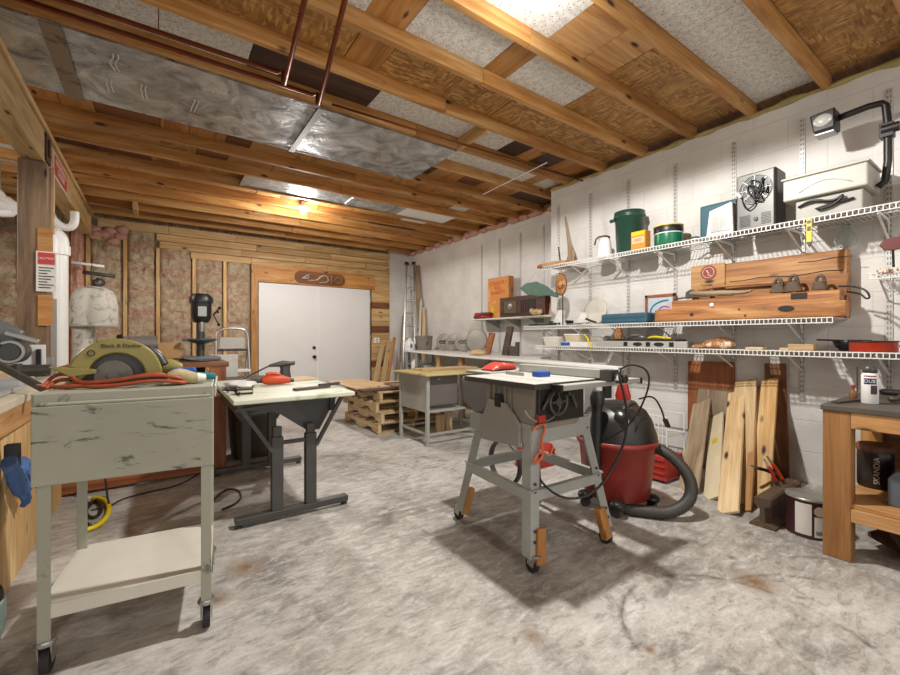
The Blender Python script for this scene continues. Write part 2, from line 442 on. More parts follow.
# ================================================================ the room shell
H = 2.92; DECK = 3.03; XW = 4.02; XR = 4.60; YS = 3.54; YB = 8.26
struct('floor', MB().bx(-3.3, 4.9, -3.2, 8.5, -.12, 0), CONCRETE)
ceil = struct('ceiling', MB().bx(-3.3, 4.9, -3.2, 8.5, DECK+.006, DECK+.05), ORANGE[0])
struct('wall_right', MB().bx(XW, 4.9, -3.2, YS, 0, H), BLOCK)
struct('wall_right_recess', MB().bx(XR, 4.9, YS, 8.5, 0, H), BLOCK)
struct('wall_left', MB().bx(-3.4, -3.3, -3.2, 8.5, 0, DECK), GREYW[2])
wb = struct('wall_back', MB().bx(-3.3, 4.15, YB+.06, 8.5, 0, DECK), GREYW[2])
part(wb, 'block_panel', MB().bx(4.15, XR, YB, YB+.06, 0, DECK), BLOCK)
# top plates, planks, studs and insulation of the back wall
def backplanks():
    mb = MB(); z = H
    rows = [(2.79, H, -.75), (2.67, 2.785, -.02), (2.55, 2.665, .02), (2.43, 2.545, .45)]
    rnd = random.Random(3)
    for z0, z1, xs in rows:
        x = xs
        while x < 4.14:
            x2 = min(4.15, x+rnd.uniform(.7, 1.5))
            if 4.15-x2 < .3: x2 = 4.15
            mb.bx(x, x2-.004, YB-.02-rnd.uniform(0, .006), YB+.03, z0, z1-.003); x = x2
    return mb
part(wb, 'plank', backplanks(), YEL[0], .003)
m = MB(); z = 0.0; rnd = random.Random(5); dark = MB()
zs = [0, .16, .3, .46, .6, .75, .9, 1.05, 1.2, 1.34, 1.46, 1.6, 1.72, 1.85, 1.96, 2.1, 2.22, 2.32, 2.43]
for i in range(len(zs)-1):
    (dark if i in (3, 8, 12) else m).bx(3.74, 4.15, YB-.02, YB+.03, zs[i]+.003, zs[i+1])
part(wb, 'side_plank', m, YEL[0], .002); part(wb, 'dark_side_plank', dark, BROWN[0], .002, label='dark brown plank')
part(wb, 'door_header', MB().bx(1.40, 3.80, YB-.035, YB+.03, 2.12, 2.43), AMBER[0], .003)
studs = [-2.95, -2.5, -2.03, -1.56, -1.10, -.86, -.42, 0.0, .50, .96]
for sx in studs:
    part(wb, 'stud', MB().bx(sx-.025, sx+.025, YB-.03, YB+.06, 0, 2.79 if sx < -.1 else 2.55 if sx < .3 else 2.43), YEL[2], .002)
part(wb, 'door_jamb', MB().bx(1.38, 1.49, YB-.04, YB+.06, 0, 2.43), AMBER[2], .003)
part(wb, 'sole_plate', MB().bx(-3.2, 1.38, YB-.03, YB+.06, 0, .05), YEL[0], .002)
edges = studs+[1.38]
for i in range(len(edges)-1):
    x0, x1 = edges[i]+.03, edges[i+1]-.03
    if x1-x0 < .1: continue
    top = 2.79 if i < 7 else (2.60 if i == 7 else 2.48)
    if i == 4: mat_ = PINK
    else: mat_ = BATT
    def fn(u, v, x0=x0, x1=x1, i=i, top=top):
        e = math.sin(math.pi*min(1, max(0, u)))**.35*.05
        h = noise.noise(Vector((u*2.3+i*5, v*11, 0)))*.034+noise.noise(Vector((u*7+v*9, v*22, i)))*.022
        seam = -.025*math.exp(-((v-.52)*60)**2)
        return (x0+(x1-x0)*u, YB+.04-e-(h+seam)*min(1, e*30), .05+(top-.05)*v)
    part(wb, 'insulation_batt', MB().grid(fn, 16, 70), mat_)
# pink tufts where the paper is torn off and along the sill on the block wall
tf = MB(); rnd = random.Random(11)
for k in range(9): tf.blob((-.83+rnd.uniform(0, .38), YB-.02, 2.62+rnd.uniform(-.05, .16)), (.09, .05, .06), .5, 10, 7, k)
part(wb, 'torn_insulation', tf, PINK)
tf = MB()
y = YS+.1
while y < YB-.1:
    tf.blob((XR-.02, y, H+.02), (.07, .14, .05), .5, 10, 6, int(y*10)); y += rnd.uniform(.2, .42)
part(ceil, 'sill_insulation', tf, PINK)
fm = MB()
def foamfn(u): return Vector((XW-.005+.008*math.sin(u*40), -1.0+u*(YS+1.0), H+.012+.006*math.sin(u*71)))
fm.tube([foamfn(i/90) for i in range(91)], lambda t: .018+.008*math.sin(t*97)+.006*math.sin(t*41), 8)
part(ceil, 'foam_bead', fm, FOAM)
part(ceil, 'sill_plate', MB().bx(XW-.0, XW+.3, -3.2, YS, H+.001, H+.028).bx(XR, XR+.3, YS, 8.5, H-.001, DECK), YEL[1])
# joists
JY = [.92+.468*i for i in range(-7, 16)]
for i, y in enumerate(JY):
    xe = 4.06 if y < YS else 4.62
    part(ceil, 'joist', MB().bx(-3.3, 1.9, y-.022, y+.022, H, DECK+.006).bx(1.905, xe, y-.02, y+.024, H+.001, DECK+.006), ORANGE[0], .004)
# what fills the bays between the joists: OSB, acoustic tiles, bare boards
def bay(i): return JY[7+i]+.024, JY[8+i]-.024     # bay 0 lies between y=.92 and 1.388
kinds = {'O': ('osb_panel', OSB), 'T': ('acoustic_tile', TILE), 'P': ('plywood_strip', AMBER[1]), 'W': ('plywood_strip', PINE[0]), 'D': ('dark_board', DARKW[0]), 'R': ('reused_board', BROWN[0])}
BAYS = {
 -4: [(-3, 'O', 4.02)], -3: [(-3, 'O', 4.02)], -2: [(-3, 'O', 4.02)],
 -1: [(-3, 'O', 1.0), (1.0, 'P', 2.0), (2.0, 'O', 4.02)],
 0: [(-3, 'O', .8), (.8, 'T', 1.6), (1.6, 'T', 2.73), (2.735, 'T', 4.02)],
 1: [(-3, 'O', .2), (.2, 'T', 1.2), (1.2, 'T', 2.05), (2.055, 'W', 2.4), (2.405, 'W', 2.69), (2.7, 'O', 4.02)],
 2: [(-3, 'O', .4), (.4, 'T', 1.0), (1.0, 'P', 1.26), (1.265, 'T', 1.90), (1.905, 'P', 2.11), (2.115, 'T', 2.76), (2.765, 'O', 4.02)],
 3: [(-3, 'O', .4), (.4, 'O', 1.04), (1.045, 'P', 1.29), (1.295, 'O', 1.8), (1.805, 'O', 2.1), (2.105, 'O', 2.35), (2.36, 'O', 3.0), (3.01, 'O', 3.3), (3.31, 'O', 4.02)],
 4: [(-3, 'O', -.5), (-.5, 'T', .0), (.005, 'T', .51), (.515, 'D', 1.42), (1.425, 'T', 2.37), (2.375, 'T', 2.85), (2.86, 'D', 3.1), (3.11, 'P', 3.3), (3.31, 'D', 3.6), (3.61, 'P', 4.02)],
 5: [(-3, 'O', 2.2), (2.2, 'T', 3.0), (3.005, 'T', 3.68), (3.685, 'W', 3.85), (3.855, 'T', 4.1)],
 6: [(-3, 'O', 2.2), (2.2, 'P', 2.45), (2.455, 'D', 2.6), (2.605, 'W', 2.8), (2.805, 'P', 3.0), (3.005, 'R', 3.3), (3.305, 'P', 3.9), (3.905, 'D', 4.6)],
}
rnd = random.Random(21)
for b in range(7, 15):
    x = -3.2; L = []
    while x < 4.6:
        x2 = min(4.6, x+rnd.choice([.22, .3, .45, .45, .9]))
        L.append((x, rnd.choice('PPPWWOWWRDTTP' if b > 7 else 'PPPPOORW'), x2-.006)); x = x2
    BAYS[b] = L
NT = 0
for b, L in BAYS.items():
    y0, y1 = bay(b)
    groups = {}
    for x0, k, x1 in L: groups.setdefault(k, []).append((x0, x1))
    for k, xs in groups.items():
        nm, mt = kinds[k]
        if b >= 7 or b < 0:                                   # small far boards of one bay share one mesh
            mb = MB()
            for (x0, x1) in xs: mb.bx(x0, x1, y0, y1, DECK-.006-rnd.uniform(0, .006), DECK+.004)
            part(ceil, nm, mb, mt)
        else:
            for (x0, x1) in xs:
                z = DECK-.006-rnd.uniform(0, .006)
                part(ceil, nm, MB().bx(x0, x1, y0-(.02 if k == 'T' else 0), y1, z, DECK+.004), mt)
# cross blocking between joists
part(ceil, 'blocking', MB().bx(2.36, 2.40, JY[11]+.02, JY[12]-.02, H-.012, DECK), YEL[1], .003)
part(ceil, 'blocking', MB().bx(-.28, -.23, JY[20], JY[21], H-.1, DECK), YEL[1], .003)
# galvanised pan closing two joist bays
dr = thing('return_air_duct', 'wide galvanised sheet metal pan nailed under the ceiling joists', 'duct', (.4, 3.74, H))
def panfn(u, v):
    x = -3.0+u*5.38; y = 3.29+v*.89
    return (x, y, H-.006-.010*abs(noise.noise(Vector((x*1.6, y*3, 1))))-.004*noise.noise(Vector((x*7, y*7, 4))))
pm = MB().grid(panfn, 110, 20); pm.bx(-3.0, 2.38, 3.285, 3.29, H-.012, H+.02).bx(-3.0, 2.38, 4.175, 4.18, H-.012, H+.02)
part(dr, 'sheet', pm, DUCT)
sk = MB()
for x in (1.03,): sk.bx(x, x+.05, 3.27, 4.19, H-.024, H-.016)
part(dr, 'tape_seam', sk, STEEL)
part(dr, 'rusty_strap', MB().bx(-.56, -.46, 3.27, 4.19, H-.026, H-.017), worn('dull_seam', '8a7a66', '6a5644', .5, .4), label='dull brown seam strap')
fl = MB(); rnd = random.Random(2)
for (x, y) in [tuple(at(a_, b_, Z=H-.03).xy) for a_, b_ in ((112, 62), (107, 85), (142, 92), (192, 106))]:
    pts = [(x+rnd.uniform(-.012, .012), y-.10+.05*k, H-.03) for k in range(5)]
    fl.tube(pts, .005, 5, sub=1).tube([(p[0]+.025, p[1], p[2]) for p in pts], .004, 5, sub=1)
part(dr, 'caulk_squiggle', fl, CLOTHW)
sp = thing('narrow_duct', 'narrow galvanised duct strip between ceiling joists near the back lamp', 'duct', (2.1, 5.35, H))
y0, y1 = bay(9)
part(sp, 'sheet', MB().bx(.8, 2.9, y0, y1, H+.02, H+.03), DUCT)
for x_ in (.80, 2.1): part(sp, 'tape_seam', MB().bx(x_, x_+.05, y0, y1, H+.01, H+.019), STEEL)
part(sp, 'white_section', MB().bx(2.9, 3.75, y0, y1, H+.02, H+.03), WHT, label='white painted end of the strip')
# copper pipes
def pipe(label, pts, r=.011, nm='copper_pipe'):
    o = solo(nm, MB().tube(pts, r, 10), COPPER, label, 'pipe')
    return o
c1 = MB().tube([(-2.2, 3.02, H-.03), (.66, 2.97, H-.03), (.69, 2.94, H-.03), (.69, 2.94, H-.10), (.69, 2.90, H-.13), (.46, .9, H-.13)], .015, 10)
solo('copper_pipe', c1, COPPER, 'copper pipe under the joists whose elbow turns down nearest the duct seam', 'pipe')
c2 = MB().tube([(-2.2, 3.14, H-.02), (.93, 3.10, H-.03), (.96, 3.07, H-.03), (.96, 3.07, H-.10), (.96, 3.03, H-.12), (.56, .9, H-.12)], .015, 10)
solo('copper_pipe', c2, COPPER, 'second copper pipe beside the first, with its elbow nearer the block wall', 'pipe')
c3 = MB().tube([(1.1, 3.16, H-.02), (4.0, 3.05, H-.02)], .009, 8)
solo('copper_pipe', c3, COPPER, 'thin copper pipe continuing across the joists to the block wall', 'pipe')
c4 = MB().tube([at(547, 163, Z=H-.03), at(483, 195, Z=H-.03)], .006, 6)
solo('conduit', c4, WHT, 'thin pale conduit crossing under the joists near the wall corner', 'conduit')
# bulbs
for (x, y, lab) in ((1.64, 1.54, 'lit round ceiling bulb at the top edge above the room centre'), (1.67, 5.99, 'lit round ceiling bulb near the double doors')):
    t = thing('ceiling_bulb', lab, 'light bulb', (x, y, DECK))
    part(t, 'lamp_holder', MB().lathe([(.055, 0), (.055, .02), (.03, .045), (.025, .09)], (x, y, DECK-.10)), WHT)
    part(t, 'bulb', MB().blob((x, y, 2.875), (.04, .04, .048)), BULB)
# the double door
for nm, xa, xb in (('door_1', 1.505, 2.59), ('door_2', 2.60, 3.69)):
    d = struct(nm, MB().bx(xa, xb, YB-.02, YB+.025, .01, 2.11), DOORW, .004)
    if nm == 'door_1':
        part(d, 'door_knob', MB().lathe([(.032, 0), (.032, .008), (.012, .012), (.012, .035), (.03, .045), (.034, .06), (.02, .072)], (2.51, YB-.02, .72), ax=(0, -1, 0)), BLK)
        part(d, 'deadbolt', MB().lathe([(.032, 0), (.03, .02), (.012, .024)], (2.51, YB-.02, .90), ax=(0, -1, 0)), BLK)
        part(d, 'astragal', MB().bx(2.582, 2.608, YB-.032, YB-.02, .02, 2.1), WHT)
    for z in (.3, 1.06, 1.85):
        x = xa-.004 if nm == 'door_1' else xb+.004
        part(d, 'hinge', MB().cyl((x, YB-.03, z), (x, YB-.03, z+.1), .008), STEEL)
# carved sign over the doors
t = thing('carved_sign', 'dark brown rounded wooden sign with carved white figures above the doors', 'sign', (2.62, YB-.04, 2.2))
pts = []
for k in range(9): a = math.pi/2+math.pi*k/8; pts.append((2.24+.105*math.cos(a), 2.265+.115*math.sin(a)))
for k in range(9): a = -math.pi/2+math.pi*k/8; pts.append((3.02+.105*math.cos(a), 2.255+.115*math.sin(a)))
part(t, 'sign_board', MB().prism(pts, 'y', YB-.07, YB-.037), BROWN[0], .006)
cv = MB()
cv.tube([(2.27, YB-.073, 2.24), (2.40, YB-.073, 2.33), (2.38, YB-.073, 2.25), (2.27, YB-.073, 2.24)], .009, 6)
cv.tube([(2.38, YB-.073, 2.21), (2.55, YB-.073, 2.22), (2.68, YB-.073, 2.33)], .006, 6, sub=1)
cv.tube([(2.55, YB-.073, 2.21), (2.62, YB-.073, 2.32), (2.76, YB-.073, 2.32), (2.78, YB-.073, 2.2), (2.6, YB-.073, 2.18)], .006, 6, sub=1)
part(t, 'carving', cv, CREAM)
cv = MB().tube([(2.84, YB-.073, 2.19), (2.84, YB-.073, 2.33)], .008, 6)
cv.tube([(2.93, YB-.073, 2.2), (3.03, YB-.073, 2.2), (3.06, YB-.073, 2.31), (2.95, YB-.073, 2.33), (2.92, YB-.073, 2.26)], .005, 6, sub=1)
part(t, 'carved_letters', cv, PINE[0])
# ================================================================ beam, post and what is fixed to them
bm = struct('trim_1', MB().bx(-.95, -.80, -3.0, 5.0, 2.61, H-.002).bx(-.952, -.802, 5.01, 8.05, 2.612, H-.002), BEAMW, .006)
bm['label'] = 'thick wooden beam carrying the joists'
part(bm, 'sheathing_strip', MB().bx(-.80, -.775, -3, 8.0, H-.05, H-.003), YEL[1], .004)
part(bm, 'splice_plate', MB().bx(-.80, -.785, 4.94, 5.12, 2.63, 2.88).bx(-.785, -.77, 4.98, 5.04, 2.68, 2.82), DARKW[2], .004)
ps = struct('trim_2', MB().bx(-.96, -.78, 4.90, 5.08, 0, 2.60), POSTW, .006)
ps['label'] = 'dark wooden post under the beam'
part(ps, 'pale_furring', MB().bx(-.78, -.755, 5.04, 5.08, 2.02, 2.6), PALE[2], .002)
for (z0, z1) in ((1.83, 2.03), (1.2, 1.46)):
    part(ps, 'nailed_block', MB().bx(-.83, -.74, 4.87, 4.90, z0, z1), AMBER[0], .003)
t = thing('warning_sign', 'white notice with a red header on the dark wooden post', 'sign', (-.77, 4.88, 1.5))
part(t, 'sign_panel', MB().bx(-.84, -.715, 4.866, 4.869, 1.49, 1.83), LABELW)
part(t, 'red_header', MB().bx(-.83, -.725, 4.863, 4.866, 1.72, 1.82), LABELR)
text(t, 'header_text', 'CAUTION', .026, (-.777, 4.862, 1.77), FY, LABELW)
tx = MB()
for k in range(8): tx.bx(-.825, -.73-.02*(k % 3), 4.863, 4.866, 1.695-.024*k, 1.687-.024*k)
part(t, 'text_lines', tx, INKB)
t = thing('warning_sign', 'red notice with white print fixed to the side of the ceiling beam', 'sign', (-.79, 5.7, 2.64))
part(t, 'sign_panel', MB().bx(-.80, -.796, 5.30, 6.0, 2.62, 2.84), LABELW)
part(t, 'red_field', MB().bx(-.796, -.793, 5.33, 5.97, 2.635, 2.825), LABELR)
text(t, 'sign_text', 'NO SMOKING\nDANGER', .085, (-.792, 5.65, 2.73), (R(90), 0, R(90)), LABELW)
# pvc vent pipe with its elbows
pv = thing('pvc_pipe', 'white plastic vent pipe rising from the left bench to elbows under the beam', 'pipe', (-.90, 6.3, 0))
part(pv, 'pipe', MB().cyl((-.89, 6.3, 0), (-.89, 6.3, 2.10), .065, n=20), WHT)
part(pv, 'coupling', MB().cyl((-.89, 6.3, 2.02), (-.89, 6.3, 2.12), .085, n=20), WHT)
part(pv, 'elbow', MB().tube([(-.89, 6.3, 2.10), (-.89, 6.3, 2.2), (-.98, 6.3, 2.3), (-1.2, 6.3, 2.4)], .075, 14, sub=2), WHT)
part(pv, 'trap', MB().tube([(-1.05, 6.25, 2.62), (-.98, 6.2, 2.5), (-.92, 6.2, 2.36), (-.82, 6.2, 2.3), (-.76, 6.2, 2.36), (-.76, 6.2, 2.5)], .04, 12, sub=2), WHT)
pv = thing('drain_pipe', 'white plastic drain pipes with a trap hanging behind the dark post', 'pipe', (-1.4, 6.1, 2.3))
part(pv, 'run', MB().tube([(-2.3, 6.2, 2.66), (-1.6, 6.1, 2.56), (-1.2, 6.1, 2.42)], .055, 12), WHT)
part(pv, 'riser', MB().tube([(-1.36, 6.1, 2.9), (-1.36, 6.1, 2.62), (-1.30, 6.1, 2.5)], .05, 12), WHT)
part(pv, 'trap', MB().tube([(-1.9, 6.1, 2.3), (-1.5, 6.1, 2.5), (-1.28, 6.1, 2.52), (-1.2, 6.1, 2.44), (-1.26, 6.1, 2.36), (-1.4, 6.1, 2.40)], .045, 12, sub=1), WHT)
solo('long_level', MB().bx(-.805, -.755, 5.15, 5.17, 0, 1.45).bx(-.80, -.76, 5.146, 5.174, 1.1, 1.16), PLATE, 'pale level board propped beside the dark post', 'level')
t = thing('tank_cover', 'white domed insulated tank cover standing behind the circular saw', 'tank', (-.66, 6.9, 0))
part(t, 'dome', MB().lathe([(.23, 1.25), (.24, 1.27), (.237, 1.5), (.22, 1.62), (.18, 1.70), (.09, 1.74), (0.01, 1.745)], (-.66, 6.9, 0), 30), worn('mottled_white', 'c9c5ba', '8a8474', .6, 0, 9, .52, .66))
part(t, 'drum', MB().lathe([(.11, 0), (.11, 1.25)], (-.76, 6.9, 0), 28), worn('mottled_white_b', 'bdb8aa', '7a7464', .6, 0, 9, .5, .64))
part(t, 'rim_band', MB().lathe([(.241, 1.235), (.246, 1.25), (.241, 1.27)], (-.66, 6.9, 0), 30), PLATE)
t = thing('valve_cluster', 'dark valve on a white branch pipe against the back wall', 'valve', (-.55, 7.3, 1.9))
part(t, 'pipe', MB().tube([(-.95, 8.22, 2.12), (-.95, 7.6, 2.12), (-.62, 7.6, 2.10)], .02, 8), WHT)
part(t, 'valve', MB().tube([(-.85, 7.6, 2.0), (-.5, 7.6, 1.97)], .025, 8).cyl((-.75, 7.6, 1.9), (-.75, 7.6, 2.12), .015).blob((-.68, 7.6, 1.86), .07, .6, 10, 8), DKG)
# ================================================================ things standing on the floor
def caster(root, x, y, z, r=.032, mt=None, yaw=0):
    """swivel caster whose wheel stands on the floor, its fork reaching up to z"""
    f = MB()
    f.cyl((x, y, z-.012), (x, y, z), r*.9, n=12)
    for s in (-1, 1): f.bar((x+s*.016, y, z-.01), (x+s*.016, y+.012, r), .004, r*1.2)
    o = part(root, 'caster', f, STEEL)
    part(o, 'wheel', MB().cyl((x-.012, y+.012, r), (x+.012, y+.012, r), r, n=18), mt or RUB, .003)
    return o
# ---- utility cart with a scuffed drop leaf
cart = thing('utility_cart', 'grey-green metal rolling cart with a scuffed drop leaf and a low shelf', 'cart', (-.052, 2.055, 0), R(-6.5))
ca = math.cos(R(-13)); sa = math.sin(R(-13))
W2, D2 = .239, .22
def L(o): return o
loc_ = dict(local=True)
part(cart, 'cart_top', MB().bx(-W2-.01, W2+.01, -D2, D2+.02, .885, .915), CART, .006, local=True)
part(cart, 'top_rim', MB().bx(-W2-.012, W2+.012, -D2-.012, -D2, .875, .918).bx(W2+.012, W2+.02, -D2, D2+.02, .875, .918).bx(-W2-.02, -W2-.012, -D2, D2+.02, .875, .918), CART, .003, local=True)
part(cart, 'drop_leaf', MB().bx(-W2-.012, W2+.012, -D2-.03, -D2-.014, .625, .878), LEAF, .003, local=True)
part(cart, 'leaf_hinge', MB().cyl((-W2+.0, -D2-.02, .884), (W2, -D2-.02, .884), .006), CART, local=True)
for sx in (-1, 1):
    for sy in (-1, 1):
        x, y = sx*(W2-.012), sy*(D2-.012)
        part(cart, 'leg', MB().bx(x-.017, x+.017, y-.017, y-.012, .11, .885).bx(x-sx*-.012-.0025, x-sx*-.012+.0025, y-.014, y+.017, .11, .885), CART, .001, local=True)
        f = MB(); f.lathe([(.026, .115), (.030, .105), (.022, .095)], (x, y, 0), 14)
        for s in (-1, 1): f.bar((x+s*.017, y, .105), (x+s*.017, y+.015, .04), .004, .036)
        co = part(cart, 'caster', f, STEEL, local=True)
        part(co, 'wheel', MB().cyl((x-.012, y+.016, .041), (x+.012, y+.016, .041), .041, n=22), RUB, .004, local=True)
part(cart, 'lower_shelf', MB().bx(-W2, W2, -D2+.0, D2, .222, .230).bx(-W2, W2, -D2-.004, -D2, .185, .232).bx(-W2-.004, -W2, -D2, D2, .185, .232).bx(W2, W2+.004, -D2, D2, .185, .232).bx(-W2, W2, D2, D2+.004, .185, .232), TANP if False else CREAM, .002, local=True)

# ---- drafting-base work table
tb = thing('work_table', 'green-white topped work table on a dark folding steel base', 'table', (.69, 3.1, 0))
part(tb, 'table_top', MB().prism([(.33, 2.50), (1.02, 2.50), (1.06, 3.72), (.35, 3.72)], 'z', .732, .760), GTOP, .006)
for y in (2.67, 3.76):
    part(tb, 'foot_bar', MB().bx(.36, 1.03, y-.03, y+.03, .022, .06), DKG, .005)
    for x in (.59, .79):
        part(tb, 'leg', MB().bx(x-.033, x+.033, y-.025, y+.025, .06, .50).bx(x-.025, x+.025, y-.018, y+.018, .50, .56), DKG, .003)
    for x in (.38, 1.01):
        part(tb, 'leveling_foot', MB().lathe([(.02, 0), (.02, .012), (.006, .014), (.006, .025)], (x, y, 0), 12), DKG)
    br = MB()
    br.bar((.56, y-.02, .42), (.36, y-.02, .735), .022, .022).bar((.82, y-.02, .42), (1.00, y-.02, .735), .022, .022)
    br.bar((.6, y, .46), (.78, y, .46), .03, .02)
    br.bar((.36, y-.02, .68), (.60, y-.02, .70), .014, .014).bar((.60, y-.02, .70), (.64, y-.02, .735), .014, .014)
    part(tb, 'brace', br, GALV if False else DKG)
part(tb, 'side_web', MB().prism([(.44, .732), (.66, .732), (.82, .54), (.79, .50), (.60, .64), (.46, .66)], 'y', 2.71, 2.715), DKG)
part(tb, 'side_web', MB().prism([(.64, .732), (1.0, .732), (.87, .50), (.80, .50)], 'y', 2.735, 2.74), DKG)
part(tb, 'apron', MB().bx(.40, .43, 2.7, 3.7, .62, .732).bx(.93, .96, 2.7, 3.7, .62, .732).bx(.42, .95, 3.70, 3.72, .66, .732), DKG)

# ---- dark waste bin below it
t = thing('waste_bin', 'tall dark grey square waste bin behind the work table legs', 'bin', (.72, 4.3, 0))
s_ = []
for z, h in ((0, .15), (.02, .16), (.66, .20), (.67, .215), (.70, .215)): s_.append(((.72, 4.3, z), (h, 0, 0), (0, h, 0)))
part(t, 'body', MB().rings(s_, 32, 7), plain('bin_grey', '4a4238', .6, 0, .15))
part(t, 'rim', MB().rings([((.72, 4.3, .69), (.222, 0, 0), (0, .222, 0)), ((.72, 4.3, .72), (.222, 0, 0), (0, .222, 0))], 32, 7), BLK)

# ---- brown wooden bench cabinet behind the cart
t = thing('wooden_bench', 'red-brown wooden bench cabinet carrying the drill press behind the cart', 'cabinet', (-.05, 4.1, 0))
part(t, 'bench_top', MB().bx(-.56, .48, 3.86, 4.55, .86, .90), BROWN[0], .004)
part(t, 'side_panel', MB().bx(.42, .46, 3.88, 4.5, 0, .86), RED[2], .003)
part(t, 'side_panel', MB().bx(-.55, -.51, 3.88, 4.5, 0, .86), RED[2], .003)
part(t, 'front_panel', MB().bx(-.51, .20, 3.90, 3.92, .30, .80), BROWN[0])
part(t, 'corner_post', MB().bx(.34, .46, 3.865, 3.88, 0.0, .86), RED[2], .003)
part(t, 'bottom_rail', MB().bx(-.55, .34, 3.86, 3.88, .02, .20), RED[0], .003)
part(t, 'back_panel', MB().bx(-.5, .36, 4.48, 4.5, .1, .86), BROWN[0])

# ---- long plywood sided bench on the left
t = thing('plywood_workbench', 'long plywood-fronted workbench along the left side under the miter saw', 'workbench', (-.95, 3.0, 0))
part(t, 'front_panel', MB().bx(-.56, -.535, 2.3, 3.82, .0, .80), YEL[2], .003)
part(t, 'worktop', MB().bx(-1.35, -.50, 2.25, 3.84, .80, .838), plain('pale_worktop', 'c9bda6', .5, 0, .15), .004)
part(t, 'cleat', MB().bx(-.535, -.505, 2.3, 3.82, .70, .80), PINE[1], .003)
part(t, 'side_panel', MB().bx(-1.3, -.56, 3.79, 3.82, 0, .80), YEL[0])

# ---- open-sided bench at the right
t = thing('open_bench', 'wooden bench with thick plank legs and open shelf below the spray can', 'workbench', (3.2, .1, 0))
part(t, 'leg', MB().bx(2.765, 2.86, .545, .65, 0, .735), LEGW, .004)
part(t, 'end_rail', MB().bx(2.87, 3.55, .62, .64, .62, .735), LEGW, .004)
part(t, 'leg', MB().bx(3.52, 3.6, .56, .65, 0, .735), AMBER[2], .004)
part(t, 'leg', MB().bx(2.77, 2.86, -1.2, -1.1, 0, .735), AMBER[2], .004)
part(t, 'front_rail', MB().bx(2.765, 2.80, -1.1, .545, .655, .735), PINE[1], .004)
part(t, 'worktop', MB().bx(2.755, 3.63, -1.25, .657, .735, .762), plain('dark_worktop', '5a534a', .55, 0, .3), .003)
part(t, 'lower_shelf', MB().bx(2.78, 3.55, -1.1, .60, .262, .285), PINE[1], .003)
part(t, 'shelf_rail', MB().bx(2.765, 2.79, -1.1, .545, .20, .262), PINE[1], .003)
part(t, 'back_panel', MB().bx(3.56, 3.58, -1.1, .6, .1, .735), BROWN[1])

# ---- grey steel desk
t = thing('steel_desk', 'grey steel desk with a worn yellow-green top beside the pallets', 'desk', (2.7, 3.85, 0))
part(t, 'desk_top', MB().bx(2.16, 3.16, 3.50, 4.20, .712, .735), worn('worn_desk_top', 'c0ae74', '9a8c58', .45, 0, 5), .006)
part(t, 'side_panel', MB().bx(2.215, 2.235, 3.58, 4.13, .34, .71), GREYP, .003)
for (x, y) in ((2.225, 3.575), (2.225, 4.13), (3.05, 3.575), (3.05, 4.13)):
    part(t, 'leg', MB().bx(x-.018, x+.018, y-.018, y+.018, .02, .712).cyl((x, y, 0), (x, y, .02), .022, n=10), GREYP, .003)
part(t, 'stretcher', MB().bx(2.23, 2.25, 3.59, 4.12, .10, .125).bx(2.24, 3.04, 3.57, 3.59, .10, .125).bx(2.24, 3.04, 4.12, 4.14, .1, .125), GREYP, .002)
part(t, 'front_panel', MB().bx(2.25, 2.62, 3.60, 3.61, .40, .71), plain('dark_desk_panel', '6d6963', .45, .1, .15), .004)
part(t, 'shelf', MB().bx(2.24, 2.70, 3.56, 4.1, .335, .355), GREYP, .004)
part(t, 'knee_panel', MB().prism([(2.62, .71), (3.12, .71), (3.12, .40), (2.84, .28), (2.66, .42)], 'y', 3.54, 3.555), plain('deep_grey_panel', '55514b', .45, .1, .15), .003)  # dark grey is the steel panel's own colour
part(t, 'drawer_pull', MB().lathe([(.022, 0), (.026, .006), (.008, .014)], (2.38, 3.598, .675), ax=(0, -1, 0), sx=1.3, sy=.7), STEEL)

# ---- stack of pallets with boards on top
def pallet(z, i, lx=.92, ly=1.02):
    lab = ['bottom wooden pallet of the stack by the steel desk', 'second wooden pallet from the bottom of the stack', 'third wooden pallet from the bottom of the stack', 'topmost wooden pallet of the stack'][i]
    dx, dy = (0, .03, -.02, .02)[i], (0, -.02, .015, 0)[i]
    t = thing('wooden_pallet', lab, 'pallet', (2.5+dx, 4.84+dy, z), 0, 'stacked pallets')
    x0, x1, y0, y1 = 2.04+dx, 2.04+lx+dx, 4.33+dy, 4.33+ly+dy
    for k, x in enumerate((x0, (x0+x1)/2-.02, x1-.04)):
        # notched stringer running along Y
        pr = [(y0, z+.017), (y0+.16, z+.017), (y0+.19, z+.052), (y0+.35, z+.052), (y0+.38, z+.017), (y1-.38, z+.017), (y1-.35, z+.052), (y1-.19, z+.052), (y1-.16, z+.017), (y1, z+.017), (y1, z+.103), (y0, z+.103)]
        mb = MB(); n = len(pr)
        vs = [(x, p[0], p[1]) for p in pr]+[(x+.04, p[0], p[1]) for p in pr]
        mb.add(vs, [tuple(range(n))[::-1], tuple(range(n, 2*n))]+[(i_, (i_+1) % n, n+(i_+1) % n, n+i_) for i_ in range(n)])
        part(t, 'stringer', mb, PALE[1], .002)
    rr = random.Random(i)
    for k in range(6):
        y = y0+k*(ly-.09)/5
        part(t, 'deck_board', MB().bx(x0, x1, y, y+.09-rr.uniform(0, .02), z+.103, z+.119), PALE[0], .002)
    for k in range(3):
        y = y0+k*(ly-.09)/2
        part(t, 'bottom_board', MB().bx(x0, x1, y, y+.09, z, z+.017), PALE[0], .002)
for i in range(4): pallet(.12*i, i)
